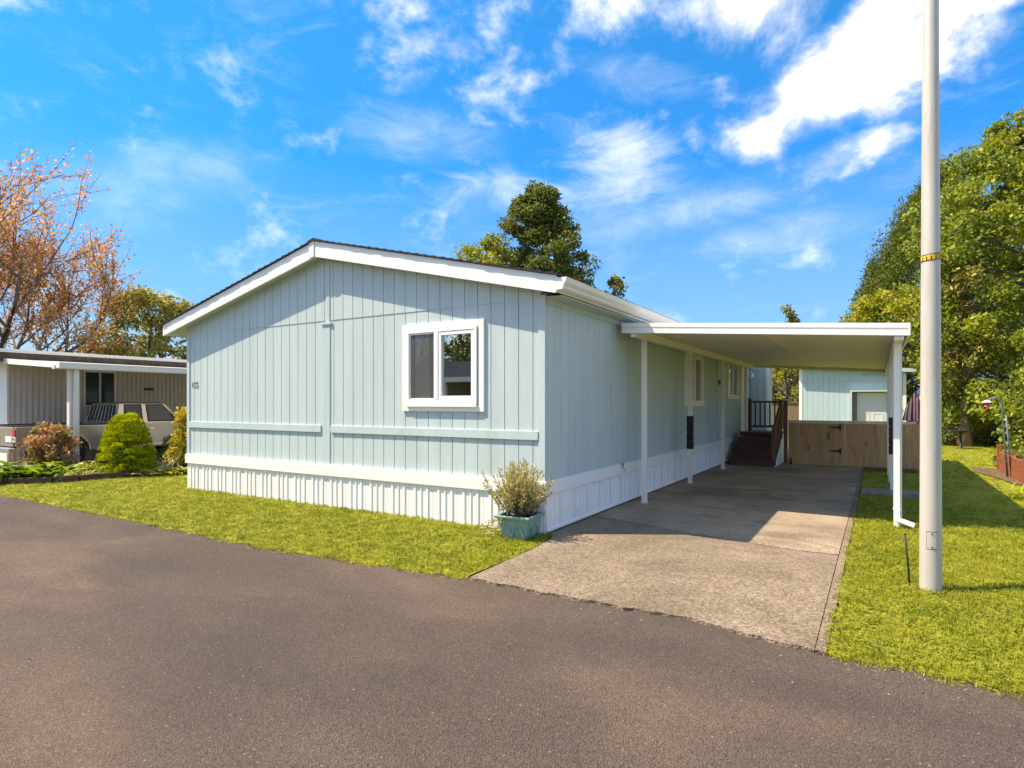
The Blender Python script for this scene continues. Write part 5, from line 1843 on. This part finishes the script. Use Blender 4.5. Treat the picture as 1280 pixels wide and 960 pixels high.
for sgn in (1, -1):
    w_ = side_pane('window_seal', [(7.98, 1.14), (8.47, 1.14), (8.47, 1.565), (8.04, 1.565)], sgn, pk, 'black', 0.003)
    side_pane('pane', [(8.01, 1.17), (8.44, 1.17), (8.44, 1.54), (8.07, 1.54)], sgn, w_)
    w_ = side_pane('window_seal', [(8.58, 1.10), (9.40, 1.10), (9.02, 1.565), (8.58, 1.565)], sgn, pk, 'black', 0.003)
    side_pane('pane', [(8.61, 1.13), (9.34, 1.13), (9.00, 1.54), (8.61, 1.54)], sgn, w_)
MB().add([(TX0 + 0.12, 7.803, 1.12), (TX1 - 0.12, 7.803, 1.12), (TX1 - 0.22, 7.897, 1.54), (TX0 + 0.22, 7.897, 1.54)], [(0, 1, 2, 3)]).build('rear_window', 'car_glass', pk)
rwf = MB()
rwf.tube([(TX0 + 0.11, 7.80, 1.11), (TX1 - 0.11, 7.80, 1.11), (TX1 - 0.21, 7.895, 1.55), (TX0 + 0.21, 7.895, 1.55), (TX0 + 0.11, 7.80, 1.11)], 0.012, 6)
for k in range(1, 8):
    t = k / 8
    rwf.tube([(TX0 + 0.12 + (TX1 - TX0 - 0.24) * t, 7.795, 1.11), (TX0 + 0.22 + (TX1 - TX0 - 0.44) * t, 7.890, 1.55)], 0.006, 5)
rwf.build('window_guard', 'truck_trim', pk)
MB().add([(TX0 + 0.10, 9.604, 1.09), (TX1 - 0.10, 9.604, 1.09), (TX1 - 0.20, 9.115, 1.56), (TX0 + 0.20, 9.115, 1.56)], [(0, 1, 2, 3)]).build('windscreen', 'car_glass', pk)
MB().box(TX1 + 0.001, TX1 + 0.010, 8.52, 9.55, 0.50, 1.05).build('door', 'truck', pk, bevel=0.004)
MB().box(TX1 + 0.011, TX1 + 0.03, 8.60, 8.72, 0.90, 0.94).build('door_handle', 'truck_trim', pk, bevel=0.004)
MB().box(TX1 + 0.002, TX1 + 0.008, TY0 + 0.2, 6.3, 0.60, 0.63).box(TX1 + 0.002, TX1 + 0.008, 7.25, 7.74, 0.50, 0.525).box(TX1 + 0.011, TX1 + 0.016, 7.8, 9.5, 0.50, 0.525).build('side_trim', 'truck_trim', pk)
ar = MB()
ar.tube([(TX1 + 0.004, y, z) for y, z in arch(6.78, 0.415, 0.44, 14)], 0.012, 6)
ar.tube([(TX1 + 0.004, y, z) for y, z in arch(9.98, 0.415, 0.44, 14)], 0.012, 6)
ar.build('arch_trim', 'truck_trim', pk)
for cy in (6.78, 9.98):
    for cx in (TX1 - 0.24, TX0 + 0.03):
        wv = MB()
        n = 24
        pr_ = [(0.0, 0.19), (0.0, 0.30), (0.03, 0.345), (0.18, 0.345), (0.21, 0.30), (0.21, 0.19)]
        v, f = [], []
        for dx, r_ in pr_:
            for k in range(n):
                v.append((cx + dx, cy + r_ * math.cos(2 * math.pi * k / n), 0.367 + r_ * math.sin(2 * math.pi * k / n)))
        for i in range(len(pr_) - 1):
            for k in range(n):
                f.append((i * n + k, i * n + (k + 1) % n, (i + 1) * n + (k + 1) % n, (i + 1) * n + k))
        wh = wv.add(v, f).build('wheel', 'tyre', pk, smooth=True)
        MB().tube([(cx + 0.04, cy, 0.367), (cx + 0.16, cy, 0.367), (cx + 0.19, cy, 0.367)], [0.188, 0.188, 0.06], 20).build('rim', 'truck_trim', wh, smooth=True)
MB().tube([(TX1 + 0.0, 9.36, 1.10), (TX1 + 0.12, 9.38, 1.13)], 0.02, 6).build('mirror_arm', 'black', pk)
MB().box(TX1 + 0.10, TX1 + 0.26, 9.35, 9.43, 1.08, 1.24).build('mirror', 'black', pk, bevel=0.015)
for xa in (TX0 + 0.08, TX1 - 0.36):
    MB().box(xa, xa + 0.28, FY - 0.01, FY + 0.012, 0.66, 0.84).build('headlight', 'clear_lens', pk, bevel=0.008)
MB().box(TX0 + 0.38, TX1 - 0.38, FY - 0.01, FY + 0.010, 0.64, 0.84).build('grille', 'black', pk)
MB().box(TX0, TX1, FY + 0.001, FY + 0.10, 0.44, 0.58).build('front_bumper', 'truck_trim', pk, bevel=0.02)

# ------------------------------------------------------------------ planting bed by the neighbour's carport
ed = thing('bed_edging', 'curved dark wooden edging board between the lawn and the planting bed', 'edging', (-13.8, 6.2, 0))
EP = [(-16.2, 4.05), (-15.3, 4.25), (-14.46, 4.85), (-13.9, 5.37), (-13.77, 5.77), (-13.79, 6.12), (-13.58, 6.72), (-13.05, 7.54), (-12.42, 8.2), (-11.6, 8.8)]
rng = np.random.default_rng(70)
for (x0, y0), (x1, y1) in zip(EP[:-1], EP[1:]):
    L_ = math.hypot(x1 - x0, y1 - y0)
    ux, uy = (x1 - x0) / L_, (y1 - y0) / L_
    nx, ny = -uy * 0.045, ux * 0.045
    g = 0.008
    h = 0.125 + 0.02 * rng.random()
    MB().prism([(x0 + ux * g - nx, y0 + uy * g - ny), (x1 - ux * g - nx, y1 - uy * g - ny), (x1 - ux * g + nx, y1 - uy * g + ny), (x0 + ux * g + nx, y0 + uy * g + ny)], 'z', 0.0, h).build('edging_board', 'edging', ed, bevel=0.01)

# the golden dome: overlapping billows of soft needles
rng = np.random.default_rng(71)
DC = np.array([-14.05, 6.80, 0.04])
dm = thing('dome_conifer', 'rounded golden-green dwarf conifer in the planting bed beside the pickup', 'shrub', tuple(DC))
nl = 150
t = rng.random(nl) ** 0.9
a = rng.random(nl) * 6.283
rad = 0.44 * np.sqrt(np.clip(1 - (t * 0.98) ** 1.9, 0, 1)) * (1 - 0.13 * t) + 0.02
cen = DC + np.stack([rad * np.cos(a), rad * np.sin(a), 0.06 + 1.20 * t], 1)
per = 190
idx = np.repeat(np.arange(nl), per)
d = ball(nl * per, 0.75)
d[:, 2] = np.abs(d[:, 2]) * 0.75 - 0.2
pos = cen[idx] + d * 0.125
out = pos - (DC + np.array([0, 0, 0.3]))
out /= np.linalg.norm(out, axis=1)[:, None]
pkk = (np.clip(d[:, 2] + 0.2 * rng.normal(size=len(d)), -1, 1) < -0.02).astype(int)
MB().tube([tuple(DC - np.array([0, 0, 0.05])), tuple(DC + np.array([0, 0, 0.6])), tuple(DC + np.array([0, 0, 1.1]))], [0.05, 0.035, 0.012], 8).build('trunk', BARK['brown'], dm, smooth=True)
leaves('foliage', pos, 0.040 * (0.6 + 0.8 * rng.random(len(pos))), LEAF['dome'], dm, width=0.42, dirs=out + np.array([0, 0, 0.35]), pick=pkk)
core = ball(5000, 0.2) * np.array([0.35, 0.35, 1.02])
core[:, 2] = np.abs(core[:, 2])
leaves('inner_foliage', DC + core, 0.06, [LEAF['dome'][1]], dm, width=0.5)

for i, (x, y, n, l, w_, m_, lab) in enumerate((
        (-14.95, 5.02, 60, 0.46, 0.17, 'hosta', 'broad-leaved bright green hosta clump at the left corner of the bed'),
        (-14.50, 5.34, 60, 0.44, 0.15, 'hosta', 'bright green hosta clump behind the curve of the wooden edging'),
        (-14.75, 5.72, 54, 0.44, 0.14, 'hosta_dark', 'dark green peony-like clump under the reddish leaved bush'),
        (-14.38, 5.85, 56, 0.42, 0.12, 'hosta_dark', 'dark green leafy clump just in front of the off-white post'),
        (-15.35, 4.70, 50, 0.50, 0.17, 'hosta', 'light green hosta clump at the far left end of the bed'))):
    rosette('hosta_plant', lab, 'plant', (x, y, 0.03), int(n * 1.4), l * 1.3, w_ * 1.05, LEAF[m_], seed=80 + i, spread=0.16, group=None)
bush('cream_groundcover', 'cream variegated ground cover between the off-white post and the golden conifer', 'plant', (-14.25, 6.22, 0.03), 0.40, 0.34, 0.30, LEAF['cream'], 0.075, 1500, 0.10, 30, seed=90, stems=5)
bush('cream_groundcover', 'low cream variegated ground cover trailing along the wooden edging', 'plant', (-13.98, 5.72, 0.03), 0.26, 0.42, 0.16, LEAF['cream'], 0.06, 1100, 0.08, 24, seed=91, stems=4)
bush('plum_bush', 'loose reddish-bronze leaved bush in front of the pickup bed', 'shrub', (-15.35, 5.92, 0.03), 0.66, 0.58, 1.24, LEAF['plum'], 0.08, 2100, 0.17, 26, seed=92, stems=26, base=0.15, width=0.6)
bush('golden_bush', 'upright golden-yellow leaved bush against the left corner of the blue home', 'shrub', (-13.92, 8.05, 0.03), 0.42, 0.42, 1.82, LEAF['yellow_bush'], 0.085, 3600, 0.16, 46, seed=93, stems=14, base=0.2, width=0.5)
bush('clipped_hedge', 'dark clipped hedge with olive top between the conifer and the blue home', 'hedge', (-14.55, 8.25, 0.03), 0.80, 0.50, 1.02, LEAF['hedge'], 0.06, 6500, 0.16, 60, seed=94, stems=8, flat=0.7)
rosette('variegated_hosta', 'low pale-edged hosta clump right of the golden conifer', 'plant', (-13.35, 7.18, 0.03), 60, 0.30, 0.10, [LEAF['cream'][1], LEAF['hosta'][0], LEAF['cream'][0]], seed=95, spread=0.14)
rosette('variegated_hosta', 'small pale-edged hosta clump nearest the corner of the blue home', 'plant', (-13.12, 7.52, 0.03), 40, 0.26, 0.08, [LEAF['cream'][1], LEAF['hosta'][0]], seed=96, spread=0.10)
rosette('lavender_spikes', 'tuft of grey-green spikes with pale tips behind the variegated hosta', 'plant', (-13.62, 7.38, 0.03), 70, 0.52, 0.016, [LEAF['lavender'][1], LEAF['lavender'][0]], seed=97, spread=0.12, rise=1.2)
rosette('purple_plant', 'small purple strap-leaved plant at the corner of the white skirting', 'plant', (-12.85, 7.95, 0.03), 40, 0.50, 0.035, LEAF['purple'], seed=98, spread=0.06, rise=1.15)
bush('lime_sapling', 'pale green sapling at the left picture edge before the white wall', 'shrub', (-15.42, 4.72, 0.03), 0.24, 0.22, 1.72, LEAF['hosta'], 0.07, 420, 0.16, 16, seed=99, stems=5, base=0.9)

# ------------------------------------------------------------------ trees
def branchy_tree(name, label, cat, loc, height, reach, mats, leaf, bark, seed, trunk_r=0.22):
    """An open spring tree: visible limbs, branches and twigs with sparse young leaves along them."""
    global rng
    rng = np.random.default_rng(seed)
    root = thing(name, label, cat, loc)
    mb = MB()
    L = Vector(loc)
    P, D, G = [], [], []

    def grow(p, d, l, r_, depth):
        n = 4
        pts = [p]
        for i in range(n):
            d = (d + Vector(rng.normal(size=3)) * 0.11 + Vector((0, 0, 0.05))).normalized()
            pts.append(pts[-1] + d * l / n)
        mb.tube(pts, [r_ * (1 - 0.45 * i / n) for i in range(n + 1)], 7 if depth < 2 else (5 if depth < 4 else 3), caps=False)
        if depth >= 3:
            m = int(36 if depth == 3 else 34)
            for k in range(m):
                q = rng.random() * n
                j = min(n - 1, int(q))
                c = pts[j].lerp(pts[j + 1], q - j) + Vector(rng.normal(size=3)) * 0.12
                P.append(c)
                D.append(d + Vector(rng.normal(size=3)) * 0.8)
                G.append(rng.random())
        if depth >= 4 or l < 0.35:
            return
        k_ = (7, 6, 6, 4)[depth]
        for k in range(k_):
            q = (0.28 + 0.72 * (k + rng.random()) / k_) * n
            j = min(n - 1, int(q))
            c = pts[j].lerp(pts[j + 1], q - j)
            a = rng.random() * 6.283
            ax = d.cross(Vector((math.cos(a), math.sin(a), 0.3))).normalized()
            nd = (Matrix.Rotation(R(32 + 22 * rng.random()), 3, ax) @ d)
            nd = (nd + Vector((0, 0, 0.14))).normalized()
            grow(c, nd, l * (0.50 + 0.26 * rng.random()), r_ * 0.48, depth + 1)

    mb.tube([L, L + Vector((0.05, 0, 0.8)), L + Vector((0, 0.06, height * 0.2))], [trunk_r * 1.5, trunk_r * 1.1, trunk_r], 10, caps=False)
    b = L + Vector((0, 0.06, height * 0.2))
    for k in range(7):
        a = k * 0.897 + 0.4
        e = R(32 + 42 * rng.random())
        grow(b - Vector((0, 0, 0.4 * rng.random())), Vector((math.cos(a) * math.cos(e), math.sin(a) * math.cos(e), math.sin(e))), reach * (0.75 + 0.35 * rng.random()) * (0.8 + 0.45 * math.sin(e)), trunk_r * 0.55, 1)
    mb.build('trunk', bark, root, smooth=True)
    pk_ = np.clip((np.array(G) * len(mats)).astype(int), 0, len(mats) - 1)
    leaves('crown', np.array(P), leaf * (0.6 + 0.7 * rng.random(len(P))), mats, root, width=0.6, dirs=np.array(D), pick=pk_)
    return root, len(P)


_r, n_red = branchy_tree('copper_tree', 'open spring tree with rust-red young leaves behind the taupe home', 'tree', (-33.2, 10.2, 0), 8.8, 5.1, LEAF['red'], 0.14, BARK['grey'], 101, 0.22)
tree('golden_tree', 'round golden-green tree between the copper tree and the blue gable', 'tree', (-33.4, 17.4, 0), 7.4, lambda t: 2.55 * math.sqrt(max(0.02, 1 - (2 * t - 0.85) ** 2 / 1.45)), LEAF['gold_green'], 0.19, 110, 130, 0.62, 0.16, BARK['brown'], 1.4, seed=102, shell=0.45)
bush('rust_hedge', 'rust and olive hedge showing above the flat roof of the taupe home', 'hedge', (-36.5, 15.5, 0), 5.5, 2.6, 4.9, LEAF['rust_hedge'], 0.20, 13000, 0.8, 70, seed=103, stems=12)
tree('maple_tree', 'tall dark green maple rising behind the roof of the blue home', 'tree', (-14.75, 28.5, 0), 13.3,
     lambda t: 3.5 * (1 - t) ** 0.58 + 0.12, LEAF['maple_green'], 0.185, 240, 210, 0.58, 0.20, BARK['grey'], 3.0, lean=(-0.75, -0.5), seed=104, shell=0.42, squash=0.7, weights=[0.42, 0.38, 0.20], lobes=0.34)
tree('lime_tree', 'yellow-green tree top left of the dark maple behind the ridge', 'tree', (-16.9, 25.2, 0), 9.9, lambda t: 2.1 * math.sqrt(max(0.03, 1 - t ** 2)), LEAF['yellow_green'], 0.20, 70, 130, 0.55, 0.13, BARK['grey'], 3.5, seed=105, shell=0.4)
tree('young_maple', 'slender green tree top showing above the gutter right of the maple', 'tree', (-11.3, 28.6, 0), 7.85, lambda t: 1.15 * (1 - t) ** 0.6 + 0.1, LEAF['maple_green'], 0.21, 34, 90, 0.42, 0.09, BARK['grey'], 3.0, seed=106, shell=0.3)
tree('yellow_maple', 'yellow-green tree glimpsed between the porch and the shed', 'tree', (-5.0, 36.5, 0), 5.3, lambda t: 2.6 * math.sqrt(max(0.03, 1 - (t - 0.25) ** 2 / 0.6)), LEAF['yellow_green'], 0.20, 90, 130, 0.65, 0.12, BARK['grey'], 0.8, seed=107, shell=0.4)
tree('slim_maple', 'thin treetop with pointed shoots above the carport roof', 'tree', (-3.75, 31.6, 0), 6.15, lambda t: 1.3 * (1 - t) ** 0.7 + 0.06, LEAF['gold_green'], 0.17, 34, 80, 0.36, 0.08, BARK['grey'], 2.0, seed=108, shell=0.3)
tree('dark_tree', 'dark green tree behind the board fence between porch and shed', 'tree', (-3.2, 38.5, 0), 5.0, lambda t: 2.3 * math.sqrt(max(0.03, 1 - (t - 0.3) ** 2 / 0.5)), LEAF['dark_green'], 0.20, 70, 120, 0.6, 0.12, BARK['grey'], 0.6, seed=109, shell=0.4)
tree('hornbeam_tree', 'large dense cone-shaped hornbeam behind the grey pole', 'tree', (3.0, 41.5, 0), 14.6,
     lambda t: 6.5 * (1 - t ** 1.2) ** 0.88 * min(1, 0.7 + 1.2 * t) + 0.1, LEAF['hornbeam'], 0.14, 760, 230, 0.62, 0.30, BARK['grey'], 0.8, seed=110, shell=0.80, squash=2.0, weights=[0.46, 0.38, 0.16], droop=-0.5, lobes=0.10, width=0.5)
tree('lime_maple', 'bright yellow-green shrubby tree behind the right carport posts', 'tree', (0.6, 34.8, 0), 6.9, lambda t: 2.7 * math.sqrt(max(0.03, 1 - (t - 0.3) ** 2 / 0.52)), LEAF['yellow_green'], 0.21, 110, 140, 0.65, 0.14, BARK['grey'], 0.9, seed=111, shell=0.42)
tree('broadleaf_tree', 'big sunlit broad-leaved tree filling the right edge of the picture', 'tree', (4.75, 26.9, 0), 11.3,
     lambda t: 3.75 * math.sqrt(max(0.02, 1 - (t - 0.36) ** 2 / 0.43)) * (0.93 if t < 0.6 else 1), LEAF['right_green'], 0.155, 360, 260, 0.60, 0.24, BARK['grey'], 0.9, seed=112, shell=0.55, squash=0.7, weights=[0.48, 0.30, 0.22], lobes=0.16, droop=0.45)
tree('old_tree', 'old pinkish-barked tree trunk with thin crown behind the bird bath', 'tree', (2.62, 26.3, 0), 6.2, lambda t: 1.45 * math.sqrt(max(0.03, 1 - (t - 0.45) ** 2 / 0.4)), LEAF['gold_green'], 0.17, 46, 70, 0.42, 0.17, BARK['pink'], 2.3, seed=113, shell=0.3, limbs=40)
bush('orange_shrub', 'yellow-orange leaved shrub behind the chain-link fence', 'shrub', (4.2, 29.6, 0), 1.3, 0.9, 2.4, LEAF['yellow_bush'], 0.15, 3200, 0.36, 40, seed=114, stems=10)
bush('deep_green_shrub', 'deep green shrub growing through the chain-link fence', 'shrub', (4.3, 28.5, 0), 1.2, 0.45, 1.35, LEAF['dark_green'], 0.14, 3200, 0.28, 40, seed=115, stems=8)
bush('fence_shrub', 'rounded dark green shrub at the foot of the weathered board fence', 'shrub', (1.95, 26.6, 0.05), 0.55, 0.5, 0.85, LEAF['dark_green'], 0.10, 2200, 0.2, 30, seed=116, stems=6)
for i, (x, y, rx, h, m_, lab) in enumerate(((3.2, 27.2, 0.55, 0.55, 'dark_green', 'low dark green edging plant right of the tree trunk'), (4.1, 26.9, 0.6, 0.6, 'hosta_dark', 'low mixed green edging plant before the chain-link fence'), (5.0, 26.2, 0.6, 0.65, 'yellow_bush', 'low yellow edging plant near the raised bed under the big tree'))):
    bush('edging_plant', lab, 'plant', (x, y, 0.05), rx, 0.4, h, LEAF[m_], 0.10, 1300, 0.16, 24, seed=117 + i, stems=5)
bush('vine_bush', 'sunny large-leaved bush behind the raised wooden bed', 'shrub', (3.25, 18.6, 0.05), 0.95, 0.7, 2.5, LEAF['right_green'], 0.13, 2600, 0.3, 50, seed=121, stems=10)
bush('bed_plant', 'dull green plant growing in the raised wooden bed', 'plant', (2.75, 15.9, 0.42), 0.42, 0.9, 0.34, LEAF['hosta_dark'], 0.06, 1500, 0.12, 30, seed=122, stems=6)

# ------------------------------------------------------------------ across the road: what the front window mirrors
ac = thing('facing_home', 'grey home with a flat carport across the road, mirrored in the front window', 'house', (-16, -11, 0))
MB().box(-24, -17.6, -16, -9.6, 0, 2.6).build('wall', 'nb_siding', ac)
MB().box(-10.0, -4.0, -18, -11.5, 0, 2.6).build('wall', 'nb_siding', ac)
MB().prism([(-24.5, 2.6), (-3.5, 2.6), (-3.5, 2.75), (-10, 3.5), (-24.5, 3.5)], 'y', -18.5, -9.4).build('roof', 'grey_roof', ac)
MB().box(-24.5, -3.4, -9.39, -9.3, 2.55, 2.78).build('fascia', 'nb_trim', ac)
for x in (-17.2, -14.4, -11.4):
    MB().box(x - 0.08, x + 0.08, -9.6, -9.44, 0, 2.55).build('post', 'nb_trim', ac)
for i, (x, y, h) in enumerate(((-22.5, -20, 6.9), (-17.0, -21.0, 6.6), (-12.0, -21, 7.0))):
    tree('facing_tree', ('leafy tree far left behind the home across the road', 'leafy tree behind the middle of the home across the road', 'leafy tree right behind the home across the road')[i], 'tree', (x, y, 0), h, lambda t: 3.6 * math.sqrt(max(0.03, 1 - (t - 0.4) ** 2 / 0.5)), LEAF['maple_green'], 0.3, 100, 80, 0.8, 0.15, BARK['grey'], 1.0, seed=130 + i, shell=0.45)

# ------------------------------------------------------------------ loose grit, dry grass and soil along the edges
rng = np.random.default_rng(140)
gb = MB()
for k in range(520):
    if k < 300:
        x = -13 + 14.5 * rng.random()
        y = (interp(L_EDGE, x) if x < -3.15 else (4.34 if x < -0.3 else interp(R_EDGE, x))) - abs(rng.normal()) * 0.16 - 0.005
    else:
        x, y = -9 + 11 * rng.random(), 1.3 + 2.8 * rng.random()
    r_ = 0.003 + 0.006 * rng.random() ** 2
    a = rng.random() * 6.28
    v = [(x + r_ * (0.7 + 0.6 * rng.random()) * math.cos(a + q * 1.257), y + r_ * (0.7 + 0.6 * rng.random()) * math.sin(a + q * 1.257), 0.001) for q in range(5)] + [(x + 0.2 * r_, y, r_ * 0.9)]
    gb.add(v, [(q, (q + 1) % 5, 5) for q in range(5)], int(rng.integers(0, 3)))
tag(gb.build('grit', ['concrete_near', 'iron', 'paver']), 'scattered small stones and grit on the asphalt road', 'grit', None, 'stuff')
dg_ = MB()
for k in range(620):
    if k % 3:
        x = -13 + 14.6 * rng.random()
        if -3.15 < x < -0.3:
            continue
        y = (interp(L_EDGE, x) if x < -3.15 else interp(R_EDGE, x)) + rng.normal() * 0.035 - 0.02
        z = 0.004
    else:
        y = 4.3 + 7 * rng.random()
        x = -0.285 + rng.normal() * 0.03
        z = 0.03
    a = rng.random() * 6.28
    l, w_ = 0.02 + 0.04 * rng.random(), 0.002
    dx, dy = math.cos(a), math.sin(a)
    dg_.add([(x - dy * w_, y + dx * w_, z), (x + dy * w_, y - dx * w_, z), (x + dx * l, y + dy * l, z + 0.012 * rng.random())], [(0, 1, 2)])
M['straw'] = paint('dry_grass', (0.46, 0.36, 0.17), 0.9, 0.25, 30)
tag(dg_.build('dry_grass', 'straw'), 'dry clipped grass along the edges of the lawns', 'dry grass', None, 'stuff')
sr = MB()
n = 26
ring = [(PX + (0.095 + 0.03 * rng.random()) * math.cos(2 * math.pi * q / n), PY + (0.095 + 0.03 * rng.random()) * math.sin(2 * math.pi * q / n), 0.022) for q in range(n)]
sr.add(ring + [(PX, PY, 0.05)], [(q, (q + 1) % n, n) for q in range(n)])
struct(sr.build('bare_soil', 'soil'))
